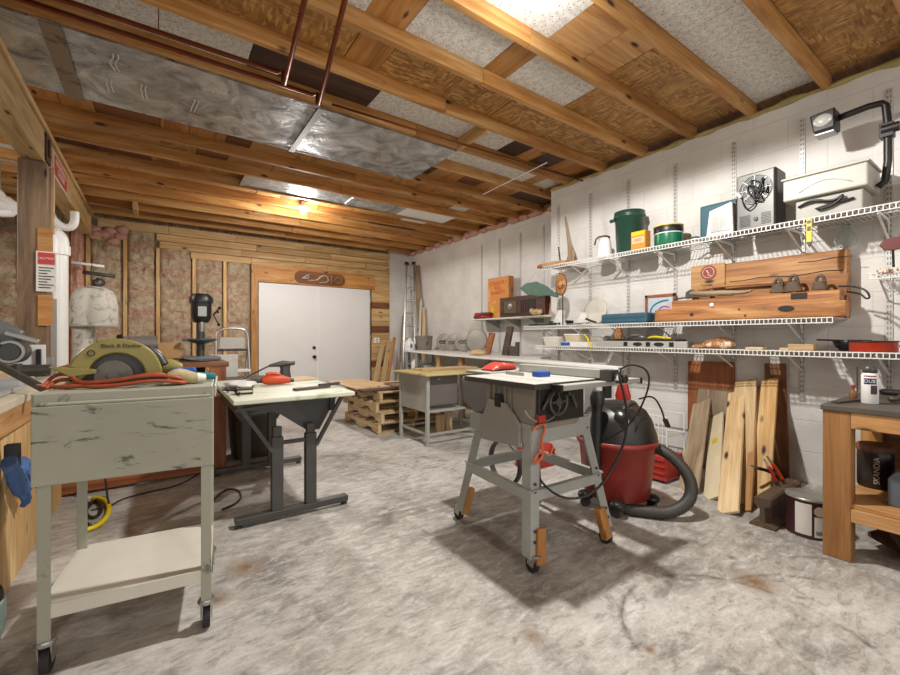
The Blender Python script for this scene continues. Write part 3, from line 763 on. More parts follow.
for i, (x0, x1, y0, y1, z, mt, lab) in enumerate((
    (1.90, 3.0, 4.40, 5.0, .482, DARKW[0], 'dark panel lying on the pallet stack'),
    (1.86, 2.35, 4.55, 5.55, .500, PALE[1], 'pale pine board lying on the dark panel, pointing toward the doors'),
    (2.30, 3.0, 4.50, 4.75, .500, GREYW[0], 'grey weathered board lying on the panel nearest the desk'))):
    solo('lumber_board', MB().bx(x0, x1, y0, y1, z, z+.017), mt, lab, 'board', 'boards on the pallets', .002)

# ---- table saw
ts = thing('table_saw', 'grey contractor table saw on a splayed steel stand with casters', 'table saw', (1.72, 1.66, 0))
ft = [(1.405, 1.36), (2.0, 1.33), (1.46, 2.02), (2.10, 1.98)]
tp = [(1.47, 1.42), (1.90, 1.42), (1.50, 1.86), (1.90, 1.86)]
for (fx, fy), (tx_, ty_) in zip(ft, tp):
    sx = 1 if fx < 1.7 else -1; sy = 1 if fy < 1.7 else -1
    mb = MB()
    a = Vector((fx, fy, .075)); b_ = Vector((tx_, ty_, .66))
    def sec(p, w_): return [p+Vector(q) for q in ((0, 0, 0), (sx*w_, 0, 0), (sx*w_, sy*.004, 0), (sx*.004, sy*.004, 0), (sx*.004, sy*w_, 0), (0, sy*w_, 0))]
    A_, B_ = sec(a, .055), sec(b_, .062)
    mb.add(A_+B_, [(5,4,3,2,1,0), (6,7,8,9,10,11)]+[(i, (i+1) % 6, 6+(i+1) % 6, 6+i) for i in range(6)])
    lg = part(ts, 'leg', mb, STANDG, .001)
    bo = MB()
    for k in (.12, .2, .5, .56, .93): p = a.lerp(b_, k)+Vector((sx*.025, -sy*.0 - .003, 0)); bo.cyl(p, p+Vector((0, -.006, 0)), .007, n=8)
    part(lg, 'bolt', bo, DKG)
    p = a+Vector((sx*.075, 0, 0)); q = a.lerp(b_, .27)+Vector((sx*.078, 0, 0))
    mb = MB().bar(p-Vector((sx*.02, 0, .035)), q-Vector((sx*.018, 0, .035)), .055, .035, up=(0, 1, 0)); part(ts, 'wood_block', mb, AMBER[2], .003)
    caster(ts, fx+sx*.035, fy+.01, .09, .034)
rl = MB()
k = .47
P_ = [Vector((f[0], f[1], .075)).lerp(Vector((t_[0], t_[1], .66)), k) for f, t_ in zip(ft, tp)]
for i, j in ((0, 1), (0, 2), (1, 3), (2, 3)):
    part(ts, 'stretcher', MB().bar(P_[i], P_[j], .006, .055).bar(P_[i]+Vector((0, 0, .027)), P_[j]+Vector((0, 0, .027)), .03, .004), STANDG, .001)
fr = MB()
fr.bx(1.46, 1.90, 1.405, 1.411, .585, .68).bx(1.46, 1.90, 1.40, 1.44, .672, .68)
fr.bx(1.455, 1.461, 1.41, 1.88, .585, .68).bx(1.905, 1.911, 1.41, 1.88, .585, .68).bx(1.46, 1.90, 1.86, 1.866, .585, .68)
part(ts, 'stand_frame', fr, STANDG, .001)
part(ts, 'rear_support', MB().bx(1.58, 1.98, 1.85, 2.08, .88, .895), GREYP, .002)
# cabinet body: tapered plastic shell
mb = MB()
mb.rings([((1.65, 1.60, .56), (.10, 0, 0), (0, .12, 0)), ((1.64, 1.60, .64), (.18, 0, 0), (0, .19, 0)), ((1.64, 1.57, .70), (.18, 0, 0), (0, .185, 0)), ((1.64, 1.56, .872), (.18, 0, 0), (0, .18, 0))], 40, 14)
body = part(ts, 'body', mb, SAWG)
part(body, 'side_rib', MB().bx(1.452, 1.46, 1.54, 1.55, .70, .868).bx(1.452, 1.46, 1.58, 1.59, .70, .868).bx(1.452, 1.46, 1.62, 1.63, .70, .868).bx(1.452, 1.46, 1.66, 1.67, .70, .868).bx(1.452, 1.46, 1.70, 1.73, .70, .868), SAWG, .002)
part(body, 'side_skirt', MB().prism([(1.47, .675), (1.56, .765), (1.70, .775), (1.76, .66), (1.76, .55), (1.47, .565)], 'x', 1.438, 1.455), plain('pale_saw_skirt', '96928a', .45, 0, .1), .004)
part(body, 'side_latch', MB().bx(1.436, 1.452, 1.60, 1.65, .74, .81).bx(1.430, 1.438, 1.61, 1.64, .75, .80), BLK, .004)
fp = part(ts, 'control_panel', MB().bx(1.465, 1.80, 1.365, 1.382, .69, .868), BLK, .006)
part(fp, 'bevel_scale', MB().tube([(1.50+.13*math.cos(a), 1.37, .80-.10*math.sin(a)) for a in [math.pi*(.1+.08*k) for k in range(11)]], .006, 6), GALV)
part(fp, 'hand_wheel', MB().tube([(1.58+.06*math.cos(2*math.pi*k/20), 1.345, .79+.06*math.sin(2*math.pi*k/20)) for k in range(20)], .008, 8, closed=True).cyl((1.58, 1.375, .79), (1.58, 1.34, .79), .022).bar((1.53, 1.345, .79), (1.63, 1.345, .79), .012, .008).bar((1.58, 1.345, .74), (1.58, 1.345, .84), .008, .012, up=(1, 0, 0)).cyl((1.62, 1.34, .83), (1.62, 1.31, .83), .01), DKG)
part(fp, 'lever', MB().bar((1.48, 1.355, .76), (1.53, 1.35, .83), .010, .014), DKG, .003)
part(fp, 'lever', MB().bar((1.69, 1.355, .82), (1.72, 1.35, .75), .010, .014), DKG, .003)
part(fp, 'switch', MB().bx(1.455, 1.50, 1.352, 1.376, .70, .735), REDP, .004)
text(fp, 'maker_text', 'DELTA', .030, (1.66, 1.373, .715), FY, GALV)
# table and rails
part(ts, 'table_top', MB().bx(1.37, 1.88, 1.30, 1.81, .876, .893), plain('cast_table', 'c2bfb8', .4, .1, .12), .003)
part(ts, 'table_edge', MB().bx(1.362, 1.88, 1.292, 1.30, .866, .892).bx(1.362, 1.37, 1.30, 1.81, .866, .892), DKG, .002)
part(ts, 'miter_slot', MB().bx(1.50, 1.51, 1.30, 1.81, .8932, .8937).bx(1.70, 1.71, 1.30, 1.81, .8932, .8937), GREYP)
part(ts, 'front_rail', MB().bx(1.48, 2.10, 1.235, 1.285, .86, .885), GREYP, .003)
part(ts, 'rear_rail', MB().bx(1.38, 2.10, 1.82, 1.85, .86, .885), GREYP, .003)
part(ts, 'extension_wing', MB().bx(1.96, 2.08, 1.29, 1.82, .872, .89), plain('wing_steel', 'c2bfb8', .4, .1, .12), .003)
for x_ in (1.465, 2.1): part(ts, 'rail_end_cap', MB().bx(x_, x_+.015, 1.23, 1.29, .855, .888), BLK, .003)
part(ts, 'rip_fence', MB().bx(1.80, 1.85, 1.27, 1.84, .896, .94), GREYP, .004)
fc = part(ts, 'fence_clamp', MB().bx(1.80, 1.87, 1.21, 1.27, .885, .94).blob((1.84, 1.19, .90), (.025, .025, .025), .3), DKG, .004)
part(fc, 'clamp_knob', MB().cyl((1.84, 1.155, .90), (1.84, 1.18, .90), .02), BLK)
part(ts, 'blade_guard', MB().prism([(1.5, .895), (1.86, .895), (1.80, .95), (1.62, .955)], 'x', 1.545, 1.56) if False else MB().bx(1.60, 1.606, 1.60, 1.74, .894, .912), GREYP, .002)
part(ts, 'power_cord', MB().tube([(1.84, 1.19, .90), (1.82, 1.17, .96), (1.77, 1.15, .93), (1.80, 1.13, .80), (1.83, 1.14, .66), (1.82, 1.18, .52), (1.70, 1.22, .36), (1.56, 1.3, .33), (1.5, 1.42, .42), (1.52, 1.40, .55)], .006, 8, sub=2), BLK)
part(ts, 'cord_over_fence', MB().tube([(1.85, 1.2, .94), (1.94, 1.19, .97), (2.12, 1.2, .93), (2.16, 1.22, .82), (2.13, 1.3, .62), (2.06, 1.45, .5)], .005, 8, sub=2), BLK)
part(ts, 'motor', MB().cyl((1.86, 1.66, .62), (2.06, 1.66, .58), .07, n=20).cyl((2.06, 1.66, .58), (2.08, 1.66, .576), .05), DKG, .004)
part(ts, 'orange_cord_wrap', MB().tube([(1.45, 1.39, .66), (1.49, 1.385, .69), (1.54, 1.385, .68), (1.50, 1.385, .60), (1.52, 1.385, .53), (1.45, 1.38, .50), (1.44, 1.37, .54), (1.50, 1.38, .56), (1.56, 1.385, .52), (1.60, 1.40, .56)], .007, 8, sub=2), plain('salmon_cord', 'd87048', .5))
solo('foam_block', MB().bx(1.62, 1.70, 1.50, 1.56, .894, .922), BLUEP, 'bright blue foam block resting on the table saw top', 'block', bevel=.004)
solo('red_rag_bag', MB().rings([((1.73+x*.8, 1.97+x*.1, .896+h*.5), (0, .06, 0), (0, 0, h*.5+.001)) for x, h in ((-.10, .01), (-.06, .035), (0, .05), (.08, .045), (.15, .04), (.17, .02))], 14, 2.5), worn('red_white_bag', 'b0382c', 'd8cfc6', .5, 0, 9, .58, .6), 'crumpled red bag lying at the back of the table saw', 'bag')

# ---- shop vacuum
vc = thing('shop_vacuum', 'red drum shop vacuum with black lid behind the table saw', 'vacuum cleaner', (2.52, 1.62, 0))
vx, vy = 2.47, 1.62
part(vc, 'drum', MB().lathe([(.18, .075), (.20, .085), (.22, .25), (.235, .43), (.24, .435), (.24, .45)], (vx, vy, 0), 40), VACR)
part(vc, 'drum_band', MB().lathe([(.235, .40), (.25, .42), (.25, .45), (.23, .455)], (vx, vy, 0), 40), VACR)
part(vc, 'lid', MB().lathe([(.245, .445), (.245, .475), (.225, .53), (.215, .57), (.18, .63), (.11, .675), (.02, .69)], (vx, vy, 0), 40), BLK)
part(vc, 'lid_ridge', MB().tube([(vx-.19, vy-.08, .52), (vx-.12, vy-.12, .64), (vx, vy-.1, .70), (vx+.12, vy-.08, .64), (vx+.19, vy-.04, .52)], .016, 10, sub=2), DKG)
part(vc, 'motor_cover', MB().rings([((vx-.03, vy-.06, .50), (.15, 0, 0), (0, .15, 0)), ((vx-.03, vy-.06, .60), (.145, 0, 0), (0, .14, 0)), ((vx-.03, vy-.05, .655), (.11, 0, 0), (0, .10, 0)), ((vx-.03, vy-.05, .67), (.05, 0, 0), (0, .05, 0))], 30, 3), plain('vac_black', '26221f', .22, 0, .2))
part(vc, 'wand', MB().cyl((vx-.25, vy-.02, .30), (vx-.245, vy-.03, .72), .032, n=18).lathe([(.04, 0), (.045, .05), (.03, .09)], (vx-.245, vy-.03, .68), 18), BLK)
for a in (35, 150, 215, 300):
    x, y = vx+.21*math.cos(R(a)), vy+.21*math.sin(R(a))
    o = part(vc, 'caster_foot', MB().blob((x, y, .075), (.05, .05, .03)).bar((x, y, .08), (vx+.1*math.cos(R(a)), vy+.1*math.sin(R(a)), .10), .05, .03), BLK)
    part(o, 'wheel', MB().cyl((x-.018, y, .028), (x+.018, y, .028), .028, n=16), DKG, .004)
# big hose loop standing against its own weight beside the drum
hp = []
for (px, py, X_) in ((640, 441, 2.6), (652, 446, 2.66), (672, 456, 2.68), (688, 474, 2.68), (693, 492, 2.66), (686, 506, 2.60), (668, 516, 2.52), (648, 518, 2.45), (626, 514, 2.38), (608, 502, 2.32), (598, 486, 2.3)):
    p = at(px, py, X=X_); p.z = max(p.z, .037); hp.append(p)
def ribr(t): return .034+.0025*math.sin(t*620)
part(vc, 'hose', MB().tube(hp, lambda t: .034, 14, sub=3), HOSE)
hc = Vector((0, 0, 0))
rb = MB()
pts = hp
for _ in range(3):
    q = [pts[0]]
    for a, b2 in zip(pts, pts[1:]): q += [a*.75+b2*.25, a*.25+b2*.75]
    q.append(pts[-1]); pts = q
for i in range(1, len(pts)-1):
    d = (pts[i+1]-pts[i-1]).normalized(); rb.cyl(pts[i]-d*.003, pts[i]+d*.003, .0372, n=14)
part(vc, 'hose_ribs', rb, HOSE)
part(vc, 'power_plug', MB().tube([(vx+.10, vy-.10, .70), (vx+.2, vy-.14, .72), (vx+.27, vy-.16, .62), (vx+.27, vy-.18, .54)], .006, 8, sub=2).bar((vx+.27, vy-.18, .56), (vx+.29, vy-.19, .51), .03, .02), BLK)

# ---- low red things behind the vacuum
t = thing('plastic_tray', 'low red ribbed plastic tray on the floor behind the hose', 'tray', (3.2, 1.8, 0))
rbm = MB().bx(3.10, 3.35, 1.62, 2.10, .02, .05).bx(3.10, 3.14, 1.62, 2.10, .05, .20).bx(3.31, 3.35, 1.62, 2.10, .05, .20).bx(3.14, 3.31, 1.62, 1.66, .05, .20).bx(3.14, 3.31, 2.06, 2.10, .05, .20)
part(t, 'tray_body', rbm, REDP, .006)
part(t, 'tray_ribs', MB().bx(3.088, 3.10, 1.63, 2.09, .07, .085).bx(3.088, 3.10, 1.63, 2.09, .12, .135).bx(3.088, 3.10, 1.63, 2.09, .17, .185), REDP, .003)
part(t, 'tray_foot', MB().bx(3.13, 3.32, 1.66, 1.72, 0, .02).bx(3.13, 3.32, 2.0, 2.06, 0, .02), BLK)
t = thing('wire_rack', 'low white wire rack standing on the floor by the block wall', 'rack', (3.6, 2.3, 0))
wr = MB(); y0, y1 = 1.85, 3.05
for z in (.05, .25, .42): wr.cyl((3.55, y0, z), (3.55, y1, z), .005, n=6).cyl((3.85, y0, z), (3.85, y1, z), .005, n=6)
part(t, 'frame', wr, WIREW)
wr = MB(); y = y0
while y <= y1: wr.bx(3.547, 3.553, y-.003, y+.003, .05, .42); y += .035
part(t, 'front_wires', wr, WIREW)
wr = MB(); y = y0
while y <= y1: wr.bx(3.55, 3.85, y-.003, y+.003, .247, .253); y += .035
part(t, 'shelf_wires', wr, WIREW)
for x in (3.55, 3.85):
    for y in (y0, y1): part(t, 'leg', MB().cyl((x, y, 0), (x, y, .42), .008, n=8), WIREW)
t = thing('red_toolbox', 'small red metal toolbox on the floor under the table saw', 'toolbox', (2.4, 2.3, 0))
part(t, 'box', MB().bx(2.50, 2.80, 2.42, 2.60, 0, .13), REDP, .008)
part(t, 'lid', MB().prism([(2.41, .13), (2.61, .13), (2.56, .18), (2.46, .18)], 'x', 2.495, 2.805), REDP, .004)
part(t, 'handle', MB().tube([(2.57, 2.51, .18), (2.59, 2.51, .21), (2.71, 2.51, .21), (2.73, 2.51, .18)], .008), BLK)

c = at(505, 453, X=2.12)
t = thing('wire_coil', 'dark round coil of wire standing on the floor behind the saw stand', 'coil', (c.x, c.y, 0))
for k in range(3):
    part(t, 'coil_turn', MB().tube([(c.x+.012*k-.012, c.y+.16*math.cos(2*math.pi*q/28), .171+.16*math.sin(2*math.pi*q/28)) for q in range(28)], .011, 8, closed=True), DKG)

# ---- boards leaning on the block wall
def lean(label, px0, px1, ptop, pbot, Xf, Xt, mt, th=.02, nm='leaning_board'):
    """a board between photo columns px0..px1, its foot at X=Xf on the floor, its top resting at X=Xt"""
    pa = at((px0+px1)/2, pbot, Z=.004) if Xf < 3.7 else at((px0+px1)/2, pbot, X=Xf); pb = at((px0+px1)/2+ptop[1], ptop[0], X=Xt)
    w0 = abs(at(px0, pbot, X=pa.x).y-at(px1, pbot, X=pa.x).y)
    pa.z = .004
    up = Vector((-1, 0, 0))
    o = board(nm, pa, pb, w0, th, (-1, 0, 0), mt)
    return tag(o, label, 'board', 'lumber leaning on the block wall')
LB = [
 ('wide brown stained board with dark knots, tallest beside the hose', 687, 734, (362, 0), 466, 3.93, 4.0, RED[0], .02),
 ('weathered grey-brown plank leaning in front of the stained board', 690, 724, (390, 8), 478, 3.80, 3.96, GREYW[0], .02),
 ('narrow pale grey plank with a ragged edge nearest the vacuum hose', 676, 700, (402, 14), 492, 3.66, 3.94, GREYW[0], .016),
 ('short cream coloured smooth panel carrying a yellow sticker', 702, 722, (416, 5), 500, 3.58, 3.90, plain('cream_panel', 'd9c9a8', .6, 0, .06), .018),
 ('wide pale pine board with knots, its face fully lit', 716, 740, (392, 9), 514, 3.46, 3.90, PALE[0], .02),
 ('pale pine board standing just behind the wide lit board', 724, 752, (381, 8), 505, 3.56, 3.95, PALE[0], .02),
 ('amber pine board next to the dark board by the steel rail', 750, 770, (380, 10), 508, 3.36, 3.93, YEL[0], .022),
 ('thin pine board squeezed between the pale and amber boards', 744, 752, (388, 8), 512, 3.48, 3.94, PINE[0], .02),
 ('tall dark brown board against the wall behind the steel rail', 768, 790, (364, -4), 486, 3.94, 4.0, BROWN[0], .02)]
for a in LB: ob = lean(*a)
t = None
pst = bpy.data.objects['leaning_board.003']
st = MB().bx(.60, .66, -.025, .02, .0091, .0105); st.v = [Vector(v) for v in st.v]
o = link('sticker', st, YELP); o.parent = pst
for i, (x, y, lab) in enumerate(((2.62, 3.98, 'pale offcut of pine on the floor under the steel desk'), (2.78, 4.05, 'longer pale pine offcut leaning under the steel desk'))):
    solo('pine_offcut', MB().bx(x, x+.09, y, y+.05, 0, .20+.07*i), PALE[2], lab, 'wood block', bevel=.003)
# ---- steel rail anvil, paint can
t = thing('steel_rail', 'short rusty piece of railway rail standing on the floor beside the paint can', 'rail', (3.0, .95, 0))
A0 = Vector((2.86, .94, 0)); A1 = Vector((3.40, .945, 0))
prof = [(-.065, 0), (.065, 0), (.065, .012), (.015, .03), (.012, .115), (.04, .13), (.042, .165), (.03, .175), (-.03, .175), (-.042, .165), (-.04, .13), (-.012, .115), (-.015, .03), (-.065, .012)]
d = (A1-A0).normalized(); s_ = Vector((-d.y, d.x, 0)); n = len(prof)
vs = [A0+s_*p+Vector((0, 0, q)) for p, q in prof]+[A1+s_*p+Vector((0, 0, q)) for p, q in prof]
part(t, 'rail', MB().add(vs, [tuple(range(n)), tuple(range(n, 2*n))[::-1]]+[(i, n+i, n+(i+1) % n, (i+1) % n) for i in range(n)]), RUST, .003)
pc = at(808, 540, X=2.93)
cx, cy = 3.01, .765
t = thing('paint_can', 'round metal paint can with maroon and white label beside the plank leg', 'paint can', (cx, cy, 0))
part(t, 'can', MB().lathe([(.105, 0), (.107, .004), (.105, .01), (.105, .20), (.108, .203)], (cx, cy, 0), 36), MAROON)
part(t, 'lid', MB().lathe([(.107, .203), (.108, .214), (.100, .214), (.096, .207), (.02, .208)], (cx, cy, 0), 36), CONCD)
def arc(a0, a1, r, z0, z1, cx=cx, cy=cy, n=10):
    return MB().grid(lambda u, v: (cx+r*math.cos(R(a0+(a1-a0)*u)), cy+r*math.sin(R(a0+(a1-a0)*u)), z0+(z1-z0)*v), n, 1)
part(t, 'white_label', arc(160, 200, .1065, .02, .19), LABELW)
part(t, 'panel_label', arc(206, 232, .1065, .015, .125), LABELW)
part(t, 'round_logo', MB().lathe([(.026, 0), (.026, .002)], (cx+.104*math.cos(R(219)), cy+.104*math.sin(R(219)), .155), 20, ax=(math.cos(R(219)), math.sin(R(219)), 0)), plain('logo_ring', 'c8b8a0', .5))
bcd = MB()
for k in range(7): bcd.add(arc(210+k*2.2, 211+k*2.2, .1072, .03, .05).v, [(0, 1, 12, 11)] if False else arc(210+k*2.2, 211+k*2.2, .1072, .03, .05).f)
part(t, 'label_lines', bcd, INKB)
for i, (p, q, mt, lab) in enumerate((((3.32, .99, .19), (3.20, 1.08, .25), BLK, 'black handled tool lying on the steel rail pointing at the boards'), ((3.16, .96, .19), (3.14, 1.0, .29), REDP, 'red handled tool leaning between rail and paint can'), ((3.24, .95, .19), (3.20, 1.0, .30), ORNG, 'orange handled tool leaning beside the red one'))):
    t = thing('hand_tool', lab, 'tool', p)
    p = Vector(p); q = Vector(q)
    part(t, 'handle', MB().tube([p, p.lerp(q, .5)+Vector((0, 0, .01)), q], .011, 8, sub=1), mt)
    part(t, 'jaw', MB().bar(q, q+(q-p).normalized()*.05, .022, .010), STEEL, .002)
# ================================================================ wire shelves on the block wall
UPR = plain('upright_paint', 'cbc9c4', .4, .2, .1); SLOT = plain('slot_grey', '807e7a', .6)
def standard(X_, y, z0, z1, grp, lab, w_=.016):
    t = thing('shelf_standard', lab, 'shelf upright', (X_, y, z0), 0, grp)
    part(t, 'channel', MB().bx(X_-.012, X_-.0005, y-w_, y+w_, z0, z1), UPR, .001)
    sl = MB(); z = z0+.03
    while z < z1-.02: sl.bx(X_-.0135, X_-.012, y-.010, y-.004, z, z+.018).bx(X_-.0135, X_-.012, y+.004, y+.010, z, z+.018); z += .036
    part(t, 'slots', sl, SLOT)
NY = [3.42, 2.955, 2.49, 2.01, 1.52, 1.06, .60]
NT_ = [at(x_, y_, X=4.0).z for x_, y_ in ((558.5, 205), (591, 193), (629, 179), (676, 163), (735, 142), (803, 118), (893, 87))]
LBN = ['slotted upright on the wall nearest the wall corner', 'slotted upright rising behind the white pitcher', 'slotted upright rising behind the green bucket',
       'slotted upright rising behind the green and black tin', 'slotted upright rising beside the heater with tangled cord', 'slotted upright rising behind the overhead projector body',
       'slotted upright rising beside the projector arm']
for y, zt, lb in zip(NY, NT_, LBN): standard(XW, y, .62, zt, 'slotted uprights of the wire shelves', lb)
for y, (x_, y_), lb in zip((5.6, 5.14, 4.66, 4.19), ((482, 245), (500, 239), (521, 233), (544, 225)), ('farthest narrow upright on the recessed wall', 'narrow upright above the wooden poster box', 'narrow upright above the wooden radio', 'narrow upright above the hanging green fish')):
    standard(XR, y, .86, at(x_, y_, X=4.58).z, 'uprights of the far wall shelf', lb, .012)
def wire_shelf(lab, x0, x1, y0, y1, z, brk, lip=.034):
    t = thing('wire_shelf', lab, 'shelf', (x1, (y0+y1)/2, z), 0, 'white wire shelves')
    fr = MB().cyl((x0, y0, z), (x0, y1, z), .004, n=6).cyl((x0, y0, z-lip), (x0, y1, z-lip), .004, n=6).cyl((x1-.01, y0, z), (x1-.01, y1, z), .004, n=6).cyl(((x0+x1)/2, y0, z-.008), ((x0+x1)/2, y1, z-.008), .003, n=6)
    part(t, 'frame_rods', fr, WIREW)
    dk = MB(); lp = MB(); y = y0
    while y <= y1+.001:
        dk.bx(x0, x1-.01, y-.0018, y+.0018, z-.002, z+.002); lp.bx(x0-.004, x0, y-.0025, y+.0025, z-lip, z); y += .027
    part(t, 'deck_wires', dk, WIREW); part(t, 'front_lip', lp, WIREW)
    for y in brk:
        b_ = MB().prism([(x1, z-.012), (x0+.03, z-.012), (x0+.03, z-.022), (x1-.05, z-.03), (x1-.012, z-.10), (x1, z-.10)], 'y', y-.004, y+.004)
        b_.bar((x0+.08, y, z-.03), (x1-.012, y, z-.16), .008, .012, up=(0, 1, 0))
        part(t, 'bracket', b_, WIREW, .001)
    return t
ZT, ZM, ZB = 1.905, 1.232, 1.005
wire_shelf('top white wire shelf holding the bucket, heater and projector', 3.60, XW, -.3, 3.30, ZT, [y for y in NY if y < 3.3])
wire_shelf('middle white wire shelf holding the log beams and teal case', 3.62, XW, .80, 3.62, ZM, NY[:-1])
ls = wire_shelf('lowest white wire shelf holding the level and red pan', 3.60, XW, -.3, 3.40, ZB, NY)
for y0, y1 in ((.20, .70), (.80, .86), (.92, 1.22), (1.28, 1.75), (1.83, 2.62)):
    part(ls, 'shade_liner', MB().bx(3.625, 4.0, y0, y1, ZB+.0021, ZB+.0035), PLATE)  # unseen liner strips, added so the shelf shades the wall below
wire_shelf('short white wire shelf at the right edge with the red fish', 3.66, XW, .25, .64, 1.50, [.60])
# ---- painted shelf on the recessed wall
t = thing('wall_shelf', 'cream wooden shelf on the recessed wall below the poster', 'shelf', (4.4, 4.62, 1.38))
part(t, 'shelf_board', MB().bx(4.24, XR, 3.74, 5.52, 1.378, 1.402), CREAM, .003)
for y in (4.19, 4.66, 5.14): part(t, 'bracket', MB().prism([(XR, 1.378), (4.30, 1.378), (4.30, 1.365), (XR-.02, 1.25), (XR, 1.25)], 'y', y-.004, y+.004), GALV)
SHADE_BOARD = None

Z = ZT+.004
# ---- items on the top shelf
t = thing('wooden_slab', 'flat brown wooden slab lying at the far end of the top wire shelf', 'board', (3.7, 3.2, Z))
part(t, 'slab', MB().prism([(3.585, 3.30), (3.60, 3.04), (3.72, 2.96), (3.98, 2.98), (3.99, 3.12), (3.82, 3.36), (3.64, 3.42)], 'z', Z, Z+.035), LOG[1], .006)
t = thing('wooden_spear_carving', 'tall tapering brown wooden carving standing on the slab', 'carving', (3.78, 3.03, Z+.036))
part(t, 'blade', MB().rings([((3.78, 3.03, Z+.037), (0, .08, 0), (.02, 0, 0)), ((3.78, 3.03, Z+.12), (0, .05, 0), (.02, 0, 0)), ((3.78, 3.06, Z+.24), (0, .026, 0), (.014, 0, 0)), ((3.78, 3.12, Z+.56), (0, .010, 0), (.008, 0, 0))], 12, 3), GREYW[2])
t = thing('black_rod', 'short black rod standing upright at the shelf end by the wall corner', 'rod', (3.82, 3.26, Z))
part(t, 'rod', MB().cyl((3.82, 3.22, Z+.036), (3.84, 3.27, Z+.25), .008, n=8), BLK)
t = thing('white_pitcher', 'white pitcher with a black handle on the top shelf beside the green bucket', 'pitcher', (3.74, 2.55, Z))
part(t, 'pitcher_body', MB().lathe([(.075, 0), (.078, .01), (.062, .16), (.056, .20), (.054, .20), (.05, .195), (.045, .19)], (3.76, 2.60, Z), 26), WHT)
part(t, 'lid', MB().lathe([(.058, .195), (.056, .21), (.02, .22)], (3.76, 2.60, Z), 20), CREAM)
part(t, 'handle', MB().tube([(3.76, 2.54, Z+.21), (3.72, 2.56, Z+.225), (3.68, 2.64, Z+.215), (3.665, 2.65, Z+.14)], .009, 8, sub=1), BLK)
t = thing('green_bucket', 'tall dark green plastic bucket on the top wire shelf', 'bucket', (3.82, 2.36, Z))
part(t, 'bucket_body', MB().lathe([(.115, 0), (.118, .01), (.135, .35), (.143, .355), (.145, .40), (.142, .405), (.142, .425), (.02, .43)], (3.82, 2.36, Z), 36), DGRN)
part(t, 'bucket_rim', MB().lathe([(.144, .36), (.15, .365), (.15, .38), (.144, .385)], (3.82, 2.36, Z), 36), DGRN)
part(t, 'bail_ear', MB().bx(3.68, 3.71, 2.44, 2.49, Z+.33, Z+.36), DGRN, .004)
t = thing('orange_box', 'small orange and yellow carton on the top shelf before the green bucket', 'box', (3.68, 2.1, Z))
part(t, 'carton', MB().bx(3.65, 3.74, 2.10, 2.24, Z, Z+.18), plain('orange_card', 'd58a34', .6, 0, .12), .002)
part(t, 'label_band', MB().bx(3.6485, 3.65, 2.11, 2.23, Z+.065, Z+.125), plain('peach_label', 'e0b890', .6))
part(t, 'yellow_top', MB().bx(3.6485, 3.65, 2.105, 2.235, Z+.14, Z+.175), YELP)
text(t, 'label_text', 'SEED', .032, (3.6478, 2.17, Z+.095), FX, INKR)
t = thing('green_tin', 'round green tin with a black lid on the top shelf', 'tin', (3.79, 1.96, Z))
part(t, 'tin', MB().lathe([(.115, 0), (.117, .006), (.117, .125)], (3.79, 1.96, Z), 36), GRN)
part(t, 'lid', MB().lathe([(.119, .128), (.121, .135), (.121, .19), (.117, .196), (.02, .198)], (3.79, 1.96, Z), 36), BLK)
part(t, 'yellow_edge', MB().lathe([(.1215, .188), (.123, .193), (.1215, .198)], (3.79, 1.96, Z), 36), YELP)
part(t, 'white_edge', MB().lathe([(.118, .121), (.122, .126), (.118, .131)], (3.79, 1.96, Z), 36), WHT)
solo('metal_trinket', MB().tube([(3.75, 1.77, Z+.01), (3.72, 1.74, Z+.04), (3.76, 1.70, Z+.05), (3.78, 1.66, Z+.02), (3.74, 1.69, Z+.01), (3.72, 1.73, Z+.02)], .007, 8, sub=1), DKG, 'small dark metal fitting on the top shelf between the tin and teal box', 'fitting')
t = thing('teal_case', 'teal plastic case standing behind the little white heater', 'case', (3.9, 1.55, Z))
part(t, 'case_body', MB().bx(3.80, 3.92, 1.42, 1.70, Z, Z+.31), TEAL, .015)
t = thing('white_heater', 'small white grilled box leaning on the black fan heater', 'heater', (3.70, 1.40, Z))
part(t, 'housing', MB().prism([(1.40, Z), (1.60, Z), (1.575, Z+.22), (1.41, Z+.26)], 'x', 3.68, 3.78), WHT, .012)
part(t, 'grille', MB().prism([(1.43, Z+.04), (1.56, Z+.04), (1.545, Z+.17), (1.44, Z+.20)], 'x', 3.672, 3.681), GALV)
gl = MB()
for k in range(8): y = 1.452+k*.013; gl.bx(3.669, 3.673, y-.002, y+.002, Z+.05, Z+.165)
part(t, 'louvres', gl, PLATE)
t = thing('fan_heater', 'black ribbed fan heater with a tangled cord on the top shelf', 'heater', (3.76, 1.2, Z))
part(t, 'housing', MB().bx(3.68, 3.88, 1.12, 1.38, Z, Z+.44), plain('heater_dark', '34302c', .4, .1, .2), .018)
part(t, 'face', MB().bx(3.668, 3.681, 1.13, 1.37, Z+.01, Z+.43), plain('heater_face', '5e5c58', .4, .3, .1), .006)
for h_ in range(2):
    vn = MB()
    for zz in range(8): vn.bx(3.664, 3.669, 1.15+.13*h_, 1.21+.14*h_, Z+.035+zz*.011, Z+.040+zz*.011)
    part(t, 'vent_grille', vn, BLK)
part(t, 'fan_grille', MB().lathe([(.11, 0), (.11, .004)], (3.667, 1.25, Z+.30), 30, ax=(-1, 0, 0)), BLK)
fg = MB()
for r_ in (.03, .055, .08, .105): fg.tube([(3.659, 1.25+r_*math.cos(2*math.pi*k/24), Z+.30+r_*math.sin(2*math.pi*k/24)) for k in range(24)], .002, 5, closed=True)
for k in range(8): fg.bar((3.658, 1.25, Z+.30), (3.658, 1.25+.105*math.cos(k*math.pi/4), Z+.30+.105*math.sin(k*math.pi/4)), .004, .003)
